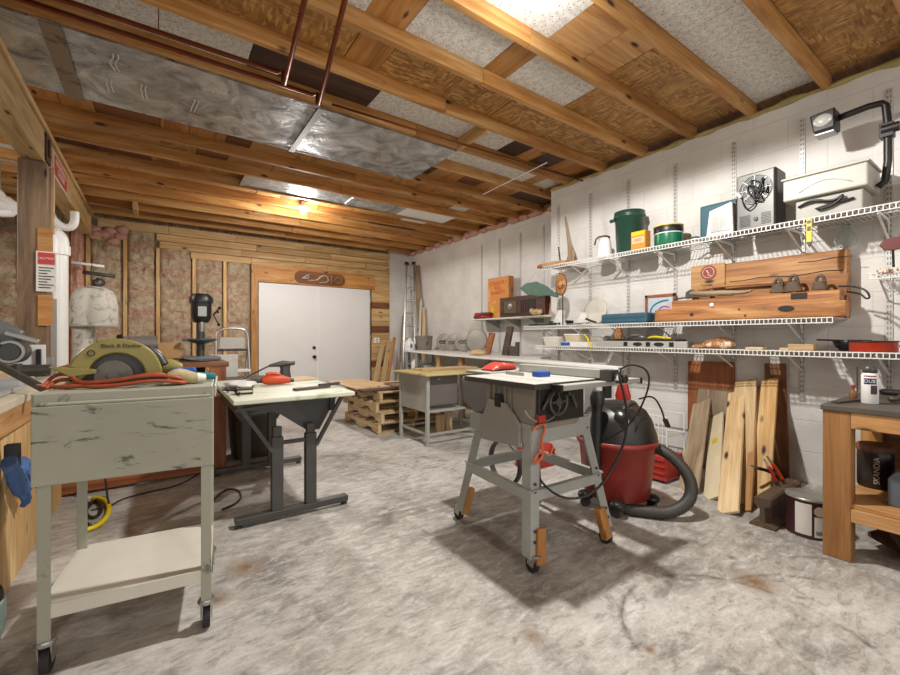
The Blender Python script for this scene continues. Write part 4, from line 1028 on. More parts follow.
part(t, 'fan_guard', fg, GALV)
part(t, 'knob', MB().lathe([(.016, 0), (.014, .012)], (3.667, 1.245, Z+.08), 14, ax=(-1, 0, 0)), BLK)
rnd = random.Random(4); cp = []
for k in range(16): cp.append((3.648+rnd.uniform(-.02, .004), 1.26+rnd.uniform(-.11, .09), Z+.29+rnd.uniform(-.16, .15)))
part(t, 'tangled_cord', MB().tube([(3.75, 1.15, Z+.455)]+cp+[(3.72, 1.37, Z+.45), (3.80, 1.22, Z+.46)], .0055, 7, sub=2), BLK)
part(t, 'plug', MB().bar((3.65, 1.365, Z+.30), (3.645, 1.33, Z+.26), .022, .018), WHT, .003)
t = thing('overhead_projector', 'cream overhead projector with a black folding arm on the top shelf', 'projector', (3.76, .8, Z))
pj = [(1.00, Z+.06), (1.01, Z+.15), (.98, Z+.17), (.66, Z+.235), (.58, Z+.225), (.55, Z+.09), (.66, Z+.065)]
part(t, 'case_top', MB().bx(3.60, 3.93, .63, 1.06, Z+.14, Z+.285), plain('projector_grey', 'b5b1a6', .45, 0, .1), .010)
part(t, 'lid', MB().bx(3.59, 3.94, .62, 1.07, Z+.285, Z+.30), plain('projector_grey', 'b5b1a6', .45, 0, .1), .005)
part(t, 'base', MB().bx(3.64, 3.92, .66, 1.0, Z, Z+.14), plain('projector_base', 'a5a298', .5, 0, .1), .008)
part(t, 'curved_line', MB().tube([(3.5985, .70+.03*k, Z+.18+.05*math.sin(math.pi*k/9)) for k in range(10)], .0022, 5), GALV)
part(t, 'cord', MB().tube([(3.63, .98, Z+.09), (3.61, .90, Z+.12), (3.62, .80, Z+.08), (3.61, .73, Z+.12), (3.62, .80, Z+.05), (3.61, .92, Z+.05), (3.63, .70, Z+.08)], .009, 7, sub=2), BLK)
am = at(852, 205, X=3.72)
part(t, 'arm', MB().tube([(3.80, .62, Z+.16), (3.80, .575, Z+.20), (3.80, .575, Z+.66), (3.79, .61, Z+.70), (3.72, .80, Z+.655)], .021, 10, sub=1), BLK)
part(t, 'focus_knob', MB().cyl((3.78, .60, Z+.51), (3.78, .52, Z+.51), .03, n=18).bx(3.765, 3.835, .545, .61, Z+.46, Z+.55), BLK, .003)
hd = part(t, 'head', MB().prism([(.79, Z+.57), (.90, Z+.57), (.92, Z+.69), (.79, Z+.70)], 'x', 3.62, 3.76), BLK, .008)
part(hd, 'lens', MB().lathe([(.04, 0), (.036, .008), (.01, .012)], (3.617, .85, Z+.635), 20, ax=(-1, 0, 0), sx=1.25), plain('lens_grey', 'c8c6c0', .15, .2))
part(hd, 'mirror_plate', MB().bx(3.65, 3.75, .80, .90, Z+.555, Z+.567), GALV, .002)
t = thing('blue_white_box', 'white and blue box at the right edge of the top shelf', 'box', (3.78, .42, Z))
part(t, 'carton', MB().bx(3.68, 3.86, .36, .49, Z, Z+.24), LABELW, .004)
part(t, 'blue_panel', MB().bx(3.678, 3.68, .37, .48, Z+.13, Z+.21), BLUEP)
part(t, 'red_spot', MB().lathe([(.02, 0), (.02, .002)], (3.678, .46, Z+.11), 16, ax=(-1, 0, 0)), REDP)
t = thing('torpedo_level', 'small yellow level hanging from the front of the top wire shelf', 'level', (3.58, .90, 1.72))
part(t, 'level_body', MB().bx(3.575, 3.59, .895, .925, ZT-.165, ZT-.005), YELP, .003)
part(t, 'tip', MB().prism([(.895, ZT-.165), (.925, ZT-.165), (.91, ZT-.20)], 'x', 3.577, 3.588), BLK)
part(t, 'vial', MB().bx(3.572, 3.576, .901, .919, ZT-.09, ZT-.06).bx(3.572, 3.576, .901, .919, ZT-.04, ZT-.02), BLK)

# ---- middle shelf: log beams and what stands on them
Z = ZM+.004
def logbeam(lab, x0, x1, y0, y1, z0, z1, sd, taper=.02):
    t = thing('log_beam', lab, 'wooden beam', ((x0+x1)/2, (y0+y1)/2, z0), 0, 'old beams on the middle shelf')
    ns = 26; secs = []
    for k in range(ns+1):
        u = k/ns; y = y0+(y1-y0)*u
        e = min(1, .55+min(u, 1-u)*16)
        nz = [noise.noise(Vector((y*3.1, sd, q)))*.008 for q in range(4)]
        hz = (z1-z0)/2*(.97+nz[0]*2); hx = (x1-x0)/2
        secs.append((((x0+x1)/2+nz[1]*.5, y, z0+hz*1.0), (hx*(e if taper else 1), 0, 0), (0, 0, hz*(1 if not taper else .8+.2*e))))
    part(t, 'beam', MB().rings(secs, 28, 7), LOG[1])
    return t
fz = at(700, 303, X=3.64).z
t = logbeam('front log beam with dark knots and an oval hole, nearest the shelf edge', 3.63, 3.72, .745, 2.01, Z, Z+.115, 1)
part(t, 'oval_hole', MB().lathe([(.046, 0), (.046, .003)], (3.626, 1.05, Z+.07), 26, ax=(-1, 0, 0), sx=1, sy=.42), INKB)
for (y, z, r_) in ((1.685, Z+.055, .015), (1.30, Z+.03, .008), (1.34, Z+.08, .007)):
    part(t, 'knot', MB().lathe([(r_, 0), (r_*.9, .003)], (3.627, y, z), 14, ax=(-1, 0, 0)), DARKW[0])
t = logbeam('middle plank-like beam between the front log and the big rear beam', 3.73, 3.85, .79, 1.90, Z, Z+.195, 2, 0)
part(t, 'slot_hole', MB().bx(3.724, 3.731, .96, 1.05, Z+.14, Z+.18), INKB)
part(t, 'white_washer', MB().lathe([(.016, 0), (.016, .004), (.006, .004)], (3.625, 1.53, Z+.125), 16, ax=(-1, 0, 0)), WHT)
t = logbeam('big rear beam with a red round emblem leaning at the wall', 3.88, 3.99, .785, 1.80, Z, Z+.495, 3, 0)
part(t, 'crack_line', MB().tube([(3.878, .80+.1*k, Z+.33+.008*math.sin(k*1.7)) for k in range(8)], .003, 5).tube([(3.878, .75+.1*k, Z+.42+.006*math.sin(k*2.1)) for k in range(4)], .0025, 5), DARKW[1])
part(t, 'pale_plaque', MB().bx(3.862, 3.88, 1.53, 1.80, Z+.24, Z+.49), PINE[1], .004)
part(t, 'red_emblem', MB().lathe([(.062, 0), (.062, .004)], (3.861, 1.655, Z+.42), 30, ax=(-1, 0, 0)), plain('emblem_red', '8c4030', .5))
part(t, 'emblem_mark', MB().tube([(3.856, 1.67, Z+.44), (3.856, 1.65, Z+.41), (3.856, 1.66, Z+.40), (3.856, 1.63, Z+.39)], .004, 6).tube([(3.856, 1.655+.045*math.cos(2*math.pi*k/20), Z+.42+.045*math.sin(2*math.pi*k/20)) for k in range(20)], .002, 5, closed=True), LABELW)
text(t, 'plaque_text', 'Tomas', .035, (3.8605, 1.67, Z+.315), FX, INKB)
zz = Z+.197
t = thing('hatchet', 'pale wooden handled hatchet lying on the middle beam', 'hatchet', (3.78, 1.6, zz))
part(t, 'handle', MB().tube([(3.77, 1.76, zz+.05), (3.76, 1.62, zz+.035), (3.76, 1.48, zz+.03), (3.76, 1.36, zz+.02), (3.75, 1.30, zz+.03)], lambda t_: .017+.006*math.sin(t_*5), 10, sub=2), GREYW[1])
part(t, 'axe_head', MB().prism([(1.72, zz+.005), (1.80, zz+.005), (1.795, zz+.06), (1.75, zz+.085), (1.73, zz+.07)], 'x', 3.755, 3.79), DKG, .004)
t = thing('wooden_stick', 'long thin wooden stick lying above the hatchet', 'tool', (3.84, 1.4, zz))
part(t, 'stick', MB().tube([(3.83, 1.72, zz+.075), (3.83, 1.55, zz+.095), (3.83, 1.2, zz+.085), (3.83, 1.05, zz+.09)], .010, 8, sub=2).bar((3.84, 1.12, zz-.0), (3.84, 1.12, zz+.09), .02, .02).bar((3.84, 1.62, zz-.0), (3.84, 1.62, zz+.08), .02, .02), LOG[1])
t = thing('sickle', 'dark curved blade with handle lying under the hatchet', 'tool', (3.76, 1.6, Z+.2))
part(t, 'blade', MB().tube([(3.735, 1.88, zz+.004), (3.735, 1.78, zz+.012), (3.735, 1.6, zz+.012), (3.735, 1.42, zz+.006)], .007, 8, sub=1), RUST)
for i, (y, s_, lab) in enumerate(((1.14, 1.0, 'flat iron on the beam nearest the hatchet'), (1.05, 1.15, 'tallest flat iron in the middle of three on the beam'), (.90, .95, 'flat iron on the beam nearest the end with the wire loop'))):
    t = thing('flat_iron', lab, 'iron', (3.78, y, zz), 0, 'old flat irons on the beam')
    part(t, 'iron_body', MB().rings([((3.77, y, zz), (0, .05*s_, 0), (.03, 0, 0)), ((3.77, y, zz+.03*s_), (0, .042*s_, 0), (.026, 0, 0)), ((3.77, y+.005, zz+.06*s_), (0, .028*s_, 0), (.018, 0, 0))], 16, 3), RUST)
    part(t, 'handle', MB().tube([(3.77, y+.02, zz+.05*s_), (3.77, y+.018, zz+.085*s_), (3.77, y+.0, zz+.105*s_), (3.77, y-.022, zz+.09*s_), (3.77, y-.028, zz+.04*s_)], .010*s_, 8, sub=1), DKG)
t = thing('wire_loop', 'bent black wire loop sticking out from the end of the beams', 'wire', (3.78, .70, Z+.14))
part(t, 'loop', MB().tube([(3.76, .80, Z+.21), (3.74, .72, Z+.20), (3.72, .66, Z+.17), (3.72, .64, Z+.12), (3.72, .66, Z+.11), (3.74, .69, Z+.15), (3.78, .76, Z+.17)], .006, 8, sub=2), BLK)
t = thing('glass_carafe', 'clear glass carafe standing on the rear beam below the projector', 'carafe', (3.82, .84, Z+.5))
part(t, 'glass_body', MB().lathe([(.03, 0), (.055, .02), (.062, .05), (.045, .09), (.02, .12), (.018, .15), (.024, .155), (.022, .157), (.016, .15), (.018, .12), (.042, .09), (.059, .05), (.052, .022), (.02, .004)], (3.935, .80, Z+.495), 28), GLASS)
t = thing('framed_picture', 'small framed picture in a red-brown frame on the middle shelf', 'picture', (3.97, 2.13, Z))
pf = MB()
for a, b_ in (((1.98, Z), (2.28, Z+.028)), ((1.98, Z+.252), (2.28, Z+.28)), ((1.98, Z), (2.008, Z+.28)), ((2.252, Z), (2.28, Z+.28))): pf.bx(3.955, 3.975, a[0], b_[0], a[1], b_[1])
part(t, 'frame', pf, RED[1], .003)
part(t, 'canvas', MB().bx(3.962, 3.97, 2.0, 2.26, Z+.02, Z+.26), plain('print_paper', 'c2c8d4', .6, 0, .15, 25))
sw = MB()
sw.tube([(3.961, 2.23, Z+.06), (3.961, 2.22, Z+.16), (3.961, 2.14, Z+.21), (3.961, 2.05, Z+.22)], .008, 6, sub=2)
part(t, 'teal_swirl', sw, CYAN)
part(t, 'pink_field', MB().prism([(2.02, Z+.03), (2.14, Z+.03), (2.16, Z+.10), (2.10, Z+.16), (2.03, Z+.19)], 'x', 3.960, 3.962), plain('pink_print', 'd8b4b8', .6, 0, .2, 30))
sw = MB().tube([(3.959, 2.18, Z+.03), (3.959, 2.17, Z+.11), (3.959, 2.10, Z+.17), (3.959, 2.04, Z+.15)], .005, 6, sub=2)
part(t, 'violet_line', sw, plain('violet_print', '77709a', .6))
t = thing('teal_carry_case', 'flat dark teal fabric case lying on the middle shelf', 'case', (3.75, 2.35, Z))
part(t, 'case_body', MB().bx(3.64, 3.86, 2.08, 2.56, Z, Z+.095), plain('teal_fabric', '2f5a6c', .7, 0, .25, 14, .3), .018)
part(t, 'zip_line', MB().bx(3.637, 3.641, 2.10, 2.54, Z+.05, Z+.055), DKG)
t = thing('fish_decoration', 'green wooden fish ornament hanging by a string at the shelf end', 'ornament', (3.62, 3.4, 1.55))
F = [at(px, py, X=3.62) for px, py in ((520, 289), (526, 284), (536, 282), (547, 287), (554, 293), (560, 291), (557, 298), (548, 296), (538, 297), (527, 295))]
part(t, 'fish_body', MB().prism([(p.y, p.z) for p in F], 'x', 3.61, 3.635), FISHG, .005)
a = at(536, 274, X=3.62)
part(t, 'string', MB().tube([(3.622, F[1].y, F[1].z-.01), (3.622, a.y, ZT-.03), (3.622, F[3].y, F[3].z-.01)], .0018, 5), GALV)
t = thing('oval_plaque', 'oval wooden slice plaque with a smiling face on the middle shelf end', 'plaque', (3.62, 3.05, 1.4))
c = at(561, 285, X=3.60)
part(t, 'slice', MB().lathe([(.072, 0), (.075, .004), (.075, .016), (.07, .02)], (3.612, c.y, c.z), 30, ax=(-1, 0, 0), sx=.95, sy=1.5), LOG[0])
part(t, 'bark_rim', MB().tube([(3.602, c.y+.073*math.cos(2*math.pi*k/28), c.z+.115*math.sin(2*math.pi*k/28)) for k in range(28)], .007, 7, closed=True), BROWN[0])
part(t, 'face_mark', MB().tube([(3.588, c.y+.03, c.z-.02), (3.588, c.y+.01, c.z-.05), (3.588, c.y-.02, c.z-.04), (3.588, c.y-.03, c.z+.0)], .004, 6, sub=2).blob((3.588, c.y+.02, c.z+.04), .006).blob((3.588, c.y-.02, c.z+.045), .006), DARKW[0])
part(t, 'stand_rod', MB().cyl((3.63, c.y, Z), (3.625, c.y, c.z), .006, n=8), BLK)
for (y0_, y1_, x_, h, lab) in ((3.05, 3.20, 3.70, .17, 'white draped cloth bag behind the green fish'), (2.78, 2.98, 3.76, .13, 'white crumpled cloth bundle beside the oval plaque')):
    secs = []
    for k in range(7):
        u = k/6; ym = (y0_+y1_)/2; hw = (y1_-y0_)/2
        secs.append(((x_, ym+.01*math.sin(u*5), Z+h*u), (.06*(1-.55*u*u), 0, 0), (0, hw*(1.0-.6*u*u)+.006*math.sin(u*9), 0)))
    m = MB().rings(secs, 22, 2.2)
    for v in m.v: v += Vector((noise.noise(v*22)*.012, noise.noise(v*22+Vector((9, 0, 0)))*.012, 0))
    solo('cloth_bundle', m, CLOTHW, lab, 'cloth')
t = thing('tool_case', 'dark green molded tool case lying open at the end of the middle shelf', 'case', (3.72, 3.38, Z))
part(t, 'case_body', MB().bx(3.64, 3.92, 3.08, 3.56, Z, Z+.035), DGRN, .01)
part(t, 'case_latch', MB().bx(3.63, 3.64, 3.2, 3.24, Z+.01, Z+.03).bx(3.63, 3.64, 3.42, 3.46, Z+.01, Z+.03), BLK, .002)
part(t, 'case_lid', MB().bx(3.70, 3.90, 3.02, 3.30, Z+.036, Z+.055), BLK, .006)
t = thing('white_plate', 'large white disc leaning at the wall above the middle shelf', 'plate', (3.95, 2.85, Z))
part(t, 'disc', MB().lathe([(.14, 0), (.145, .008), (.13, .012), (.02, .006)], (3.97, 2.86, Z+.15), 36, ax=(-1, 0, .12)), CREAM)
t = thing('black_handled_tool', 'grey tool with a black handle lying on the middle shelf by the teal case', 'tool', (3.68, 2.75, Z))
part(t, 'blade', MB().bar((3.68, 3.0, Z+.012), (3.67, 2.72, Z+.02), .05, .006), GALV, .002)
part(t, 'handle', MB().tube([(3.67, 2.76, Z+.06), (3.66, 2.69, Z+.035), (3.66, 2.63, Z+.018)], .011, 8), BLK)

# ---- lowest shelf
Z = ZB+.004
t = thing('spirit_level', 'grey box spirit level with black vials on the lowest wire shelf', 'level', (3.64, 2.2, Z))
part(t, 'level_body', MB().bx(3.625, 3.65, 1.72, 2.62, Z, Z+.058), plain('level_grey', 'c4c4be', .35, .5, .08), .003)
for y_ in (2.16, 1.96): part(t, 'vial_window', MB().lathe([(.045, 0), (.045, .003)], (3.624, y_, Z+.03), 24, ax=(-1, 0, 0), sx=1, sy=.4), BLK)
for y_ in (2.26, 2.04, 1.83): part(t, 'vial_block', MB().bx(3.621, 3.626, y_, y_+.04, Z+.01, Z+.05), BLK, .002)
for i, (y0_, y1_, x0_, x1_, h, mt, lab) in enumerate((
   (3.12, 3.36, 3.64, 3.9, .10, CREAM, 'cream plastic tub at the far end of the lowest shelf'),
   (2.86, 3.08, 3.68, 3.92, .13, TANP, 'tan plastic bin beside the cream tub on the lowest shelf'),
   (2.64, 2.82, 3.78, 3.95, .11, CREAM, 'pale plastic box behind the yellow strap on the lowest shelf'))):
    t = thing('storage_tub', lab, 'tub', ((x0_+x1_)/2, (y0_+y1_)/2, Z), 0, 'plastic tubs on the lowest shelf')
    cx_, cy_ = (x0_+x1_)/2, (y0_+y1_)/2; hx, hy = (x1_-x0_)/2, (y1_-y0_)/2
    part(t, 'tub_body', MB().rings([((cx_, cy_, Z), (hx*.85, 0, 0), (0, hy*.85, 0)), ((cx_, cy_, Z+h*.9), (hx, 0, 0), (0, hy, 0))], 28, 5), mt)
    part(t, 'tub_rim', MB().rings([((cx_, cy_, Z+h*.9), (hx*1.04, 0, 0), (0, hy*1.04, 0)), ((cx_, cy_, Z+h), (hx*1.04, 0, 0), (0, hy*1.04, 0))], 28, 5), WHT)
t = thing('white_book_box', 'flat white and blue box in front of the plastic tubs', 'box', (3.63, 2.9, Z))
part(t, 'carton', MB().bx(3.61, 3.66, 2.66, 3.04, Z, Z+.045), LABELW, .003)
part(t, 'blue_end', MB().bx(3.607, 3.61, 2.92, 3.04, Z+.005, Z+.04), BLUEP)
solo('yellow_strap', MB().tube([(3.66, 2.78, Z+.12), (3.62, 2.70, Z+.09), (3.60, 2.68, Z+.05), (3.595, 2.64, Z-.02)], .010, 6, sub=1), YELP, 'yellow strap hanging over the edge of the lowest wire shelf', 'strap')
t = thing('black_tool_tray', 'black tray of tools with yellow handles behind the spirit level', 'tray', (3.8, 2.2, Z))
part(t, 'tray', MB().bx(3.70, 3.92, 1.86, 2.56, Z, Z+.075), BLK, .01)
part(t, 'yellow_handles', MB().tube([(3.72, 1.95, Z+.085), (3.72, 2.06, Z+.10), (3.74, 2.12, Z+.085)], .012, 8, sub=1).tube([(3.72, 1.90, Z+.085), (3.74, 2.02, Z+.09)], .010, 8), YELP)
part(t, 'grey_jaws', MB().tube([(3.73, 2.16, Z+.09), (3.73, 2.24, Z+.12), (3.75, 2.32, Z+.09)], .012, 8, sub=1), GALV)
solo('wooden_bottle', MB().lathe([(.03, 0), (.038, .04), (.034, .09), (.014, .13), (.014, .15), (.018, .16)], (3.70, 2.40, Z+.076), 16), LOG[0], 'small brown bottle shaped carving standing on the black tool tray', 'carving')
t = thing('carved_animal', 'brown and white carved animal figure on the lowest shelf', 'figurine', (3.75, 1.55, Z))
part(t, 'body', MB().blob((3.73, 1.52, Z+.035), (.06, .12, .045), .2, 20, 12).blob((3.70, 1.66, Z+.018), (.03, .06, .018), .2), worn('carved_brown_white', 'a06a3c', 'd8c8ac', .5, 0, 14, .5, .56))
part(t, 'shell', MB().blob((3.745, 1.50, Z+.055), (.045, .085, .04), .1, 20, 12), BROWN[1])
for i, (y0_, y1_, h, lab) in enumerate(((1.19, 1.30, .02, 'low pale wood offcut on the lowest shelf beside the carved animal'), (.90, 1.04, .045, 'pale pine offcut block on the lowest shelf, nearer the black pan'))):
    solo('wood_offcut', MB().bx(3.63, 3.72, y0_, y1_, Z, Z+h), PALE[1], lab, 'wood block', 'wood offcuts on the lowest shelf', .003)
solo('wood_offcut', MB().bx(3.632, 3.70, 1.0, 1.09, Z, Z+.018), PALE[1], 'thin pine offcut leaning against the block on the lowest shelf', 'wood block', 'wood offcuts on the lowest shelf', .002)
t = thing('frying_pan', 'round black pan lying on the lowest shelf behind the red tin', 'pan', (3.83, .72, Z))
part(t, 'pan_body', MB().lathe([(.06, 0), (.09, .045), (.10, .075), (.097, .075), (.08, .02), (.02, .01)], (3.90, .765, Z), 40), BLK)
part(t, 'handle', MB().bar((3.83, .80, Z+.07), (3.72, .90, Z+.075), .03, .012), BLK, .004)
t = thing('red_cast_pot', 'shallow red enamel pot on the lowest shelf at the right', 'pot', (3.72, .58, Z))
part(t, 'pot_body', MB().lathe([(.108, 0), (.112, .005), (.112, .062), (.116, .066), (.108, .068), (.02, .06)], (3.73, .63, Z), 40), plain('red_enamel', 'b8381e', .3, 0, .15))
part(t, 'pot_rim', MB().tube([(3.73+.114*math.cos(2*math.pi*k/40), .63+.114*math.sin(2*math.pi*k/40), Z+.066) for k in range(40)], .005, 6, closed=True), BLK)
part(t, 'pot_handle', MB().tube([(3.64, .50, Z+.04), (3.62, .44, Z+.04), (3.66, .42, Z+.04), (3.70, .48, Z+.04)], .008, 8, sub=1), BLK)
# right end small shelf
Z = 1.504
t = thing('red_fish_plaque', 'dark red wooden fish on the short shelf at the right edge', 'ornament', (3.70, .5, Z))
p = [at(a_, b_, X=3.64) for a_, b_ in ((879, 246), (884, 241), (893, 238), (903, 237), (905, 248), (893, 251), (884, 251))]
part(t, 'fish_body', MB().prism([(q.y, q.z) for q in p], 'x', 3.63, 3.65), plain('red_brown_paint', '6a2c20', .45, 0, .2), .004)
part(t, 'stand', MB().cyl((3.67, .53, Z), (3.645, .53, p[5].z+.02), .006, n=6).cyl((3.67, .46, Z), (3.645, .46, p[5].z+.02), .006, n=6), BLK)
solo('sanding_strip', MB().bx(3.645, 3.655, .44, .60, 1.49, 1.525), worn('speckled_strip', 'd8cdbb', '6a3c30', .6, 0, 60, .5, .52), 'pale speckled strip clipped to the front of the short right shelf', 'strip')
t = thing('wire_basket', 'small white wire basket hanging under the short right shelf', 'basket', (3.78, .5, 1.3))
bk = MB()
for k in range(7): bk.tube([(3.68, .40+k*.03, 1.50), (3.70, .41+k*.028, 1.41), (3.80, .43+k*.022, 1.38), (3.92, .41+k*.028, 1.42), (3.96, .40+k*.03, 1.50)], .003, 5, sub=1)
bk.tube([(3.69, .39, 1.45), (3.69, .59, 1.45), (3.93, .59, 1.45), (3.93, .39, 1.45)], .003, 5, closed=True)
part(t, 'wires', bk, WIREW)
# hanging below the lowest shelf
t = thing('cloth_bag', 'red cloth bag hanging under the lowest shelf behind the vacuum', 'bag', (3.56, 2.55, .6))
c = at(623, 390, X=3.66); dz_ = -.13
part(t, 'bag_body', MB().rings([((3.66, c.y, .50), (.03, 0, 0), (0, .075, 0)), ((3.66, c.y, .54), (.035, 0, 0), (0, .08, 0)), ((3.66, c.y, .66), (.03, 0, 0), (0, .045, 0)), ((3.66, c.y, .71), (.01, 0, 0), (0, .025, 0))], 18, 2.4), REDP)
part(t, 'cord', MB().cyl((3.66, c.y, .70), (3.66, c.y, ZB-.036), .003, n=6), BLK)
t = thing('black_tube', 'black tube hanging under the lowest shelf beside the red bag', 'tube', (3.66, 2.75, .6))
c = at(607, 390, X=3.66)
part(t, 'tube_body', MB().cyl((3.66, c.y, .50), (3.66, c.y, .72), .045, n=18), BLK, .004)
part(t, 'hook', MB().cyl((3.66, c.y, .72), (3.66, c.y, ZB-.036), .004, n=6), STEEL)
# ================================================================ things on the cart
Z = .916
t = thing('circular_saw', 'olive yellow circular saw with a big blade guard lying on the cart', 'circular saw', (-.13, 2.1, Z))
sx_, sy_, sz_ = -.13, 2.08, Z+.035
def ring(cx, cz, r0, r1, a0, a1, y0, y1, n=24):
    mb = MB(); vs = []
    for k in range(n+1):
        a = R(a0+(a1-a0)*k/n)
        for r_ in (r0, r1):
            for y in (y0, y1): vs.append((cx+r_*math.cos(a), y, cz+r_*math.sin(a)))
    fs = []
    for k in range(n):
        b = 4*k; c_ = b+4
        fs += [(b, b+2, c_+2, c_), (b+1, c_+1, c_+3, b+3), (b, c_, c_+1, b+1), (b+2, b+3, c_+3, c_+2)]
    fs += [(0, 1, 3, 2), (4*n, 4*n+2, 4*n+3, 4*n+1)]
    return mb.add(vs, fs)
part(t, 'blade_guard', ring(sx_, sz_, .088, .145, -5, 165, sy_-.03, sy_+.02), OLIVE, .006)
part(t, 'guard_back', MB().lathe([(.13, 0), (.13, .006)], (sx_, sy_+.02, sz_+.0), 36, ax=(0, 1, 0)), DKG)
part(t, 'blade', MB().lathe([(.06, 0), (.06, .002)], (sx_-.01, sy_-.002, sz_), 48, ax=(0, -1, 0)).cyl((sx_-.01, sy_-.02, sz_), (sx_-.01, sy_, sz_), .018), plain('worn_blade', '6f6a60', .4, .6, .3))
part(t, 'lower_guard', MB().prism([(sx_-.19, sz_+.045), (sx_-.06, sz_+.03), (sx_-.06, sz_+.015), (sx_-.13, sz_+.005)], 'y', sy_-.06, sy_-.02).bar((sx_-.08, sy_-.03, sz_+.03), (sx_-.14, sy_-.03, sz_-.025), .02, .03, up=(0, 1, 0)), OLIVE, .003)
part(t, 'handle', MB().tube([(sx_-.12, sy_+.05, sz_+.03), (sx_-.10, sy_+.07, sz_+.09), (sx_+.0, sy_+.08, sz_+.12), (sx_+.12, sy_+.08, sz_+.09), (sx_+.15, sy_+.07, sz_+.03)], .02, 10, sub=2), BLK)
part(t, 'motor', MB().cyl((sx_+.02, sy_+.03, sz_), (sx_+.02, sy_+.16, sz_), .05, n=24), OLIVE, .006)
part(t, 'base_plate', MB().bx(sx_-.15, sx_+.15, sy_-.05, sy_+.10, Z, Z+.005), GALV, .001)
text(t, 'maker_text', 'Black & Decker', .020, (sx_+.015, sy_-.0312, sz_+.117), FY, INKB)
part(t, 'maker_ring', ring(sx_-.075, sz_+.09, .009, .012, 0, 360, sy_-.033, sy_-.03, 16), INKB)
t = thing('orange_extension_cord', 'orange extension cord looped across the front of the cart top', 'cord', (-.1, 1.95, Z))
oc = MB()
P = [(-.33, 2.0, Z+.01), (-.31, 2.08, Z+.05), (-.26, 2.05, Z+.05), (-.24, 1.98, Z+.02), (-.14, 1.95, Z+.025), (-.02, 1.93, Z+.045), (.07, 1.92, Z+.03), (.08, 1.95, Z+.01)]
oc.tube(P, .007, 8, sub=2)
oc.tube([(p[0]+.01, p[1]-.01, max(Z+.008, p[2]-.02)) for p in P], .007, 8, sub=2)
oc.tube([(-.35, 2.06, Z+.012), (-.30, 1.99, Z+.01), (-.20, 1.97, Z+.012), (-.10, 1.97, Z+.03), (0, 1.96, Z+.05), (.05, 1.98, Z+.02)], .007, 8, sub=2)
part(t, 'cord_loops', oc, CORDO)
solo('power_cord', MB().tube([(-.26, 2.02, Z+.03), (-.14, 2.0, Z+.008), (0, 2.02, Z+.03), (.08, 2.0, Z+.01), (.13, 2.08, Z+.03), (.05, 2.2, Z+.03), (-.0, 2.22, Z+.01)], .005, 8, sub=2), BLK, 'black power cord tangled with the orange cord on the cart', 'cord')
t = thing('dust_brush', 'tan bristled brush lying on the cart beside the turquoise tool', 'brush', (.07, 1.98, Z))
part(t, 'bristles', MB().rings([((.03+.02*k, 1.97, Z+.027+.006*math.sin(k)), (0, .035, 0), (0, 0, .012+.018*math.sin(math.pi*(k+1)/7))) for k in range(6)], 16, 2.5), plain('bristle_tan', 'b8aa80', .9, 0, .35, 40, .5))
part(t, 'ferrule', MB().rings([((.13, 1.97, Z+.024), (0, .03, 0), (0, 0, .018)), ((.16, 1.97, Z+.020), (0, .02, 0), (0, 0, .014))], 14, 3), CREAM)
t = thing('turquoise_tool', 'turquoise handled tool at the edge of the cart top', 'tool', (.13, 2.05, Z))
part(t, 'grip', MB().rings([((.10, 2.08, Z+.02), (0, .018, 0), (0, 0, .014)), ((.15, 2.06, Z+.02), (0, .024, 0), (0, 0, .016)), ((.20, 2.04, Z+.018), (0, .02, 0), (0, 0, .013))], 14, 3), CYAN)
part(t, 'nose', MB().cyl((.06, 2.10, Z+.02), (.11, 2.08, Z+.02), .012), DKG)
t = thing('yellow_drill', 'olive yellow cordless tool behind the circular saw on the cart', 'tool', (.03, 2.24, Z))
part(t, 'tool_body', MB().rings([((-.01, 2.24, Z+.06), (0, .03, 0), (0, 0, .03)), ((.05, 2.24, Z+.055), (0, .035, 0), (0, 0, .035)), ((.09, 2.23, Z+.045), (0, .02, 0), (0, 0, .02))], 16, 2.5), OLIVE)
part(t, 'tool_grip', MB().bar((.02, 2.24, Z+.0), (.03, 2.24, Z+.04), .035, .035), BLK, .006)
solo('blue_battery_case', MB().bx(.05, .14, 2.16, 2.22, Z, Z+.05), BLUEP, 'dark blue plastic block behind the brush on the cart', 'battery', bevel=.008)

# ================================================================ left workbench
Z = .84
ms = thing('miter_saw', 'grey miter saw standing at the left end of the plywood workbench', 'miter saw', (-.82, 3.9, Z))
part(ms, 'base', MB().lathe([(.17, 0), (.17, .04), (.15, .05), (.02, .05)], (-.85, 3.95, Z), 30).bx(-1.1, -.62, 3.86, 4.0, Z, Z+.05), DKG, .004)
part(ms, 'fence', MB().bx(-1.1, -.60, 4.0, 4.015, Z+.05, Z+.12), GALV, .003)
part(ms, 'motor', MB().cyl((-.76, 3.72, Z+.17), (-.76, 3.86, Z+.17), .075, n=28).cyl((-.76, 3.70, Z+.17), (-.76, 3.72, Z+.17), .05, n=24), DKG, .006)
part(ms, 'motor_ring', ring(-.76, Z+.17, .055, .07, 0, 360, 3.705, 3.722, 28), GALV)
part(ms, 'blade_guard', MB().prism([(-1.02, Z+.42), (-.84, Z+.38), (-.72, Z+.30), (-.74, Z+.22), (-.92, Z+.24), (-1.02, Z+.28)], 'y', 3.83, 3.89), plain('saw_guard_grey', '77787a', .4, .3, .15), .012)
part(ms, 'guard_nose', MB().bar((-.80, 3.80, Z+.29), (-.64, 3.80, Z+.23), .04, .03), GALV, .006)
part(ms, 'handle', MB().tube([(-.95, 3.78, Z+.30), (-.90, 3.72, Z+.25), (-.80, 3.7, Z+.20)], .02, 10, sub=1), BLK)
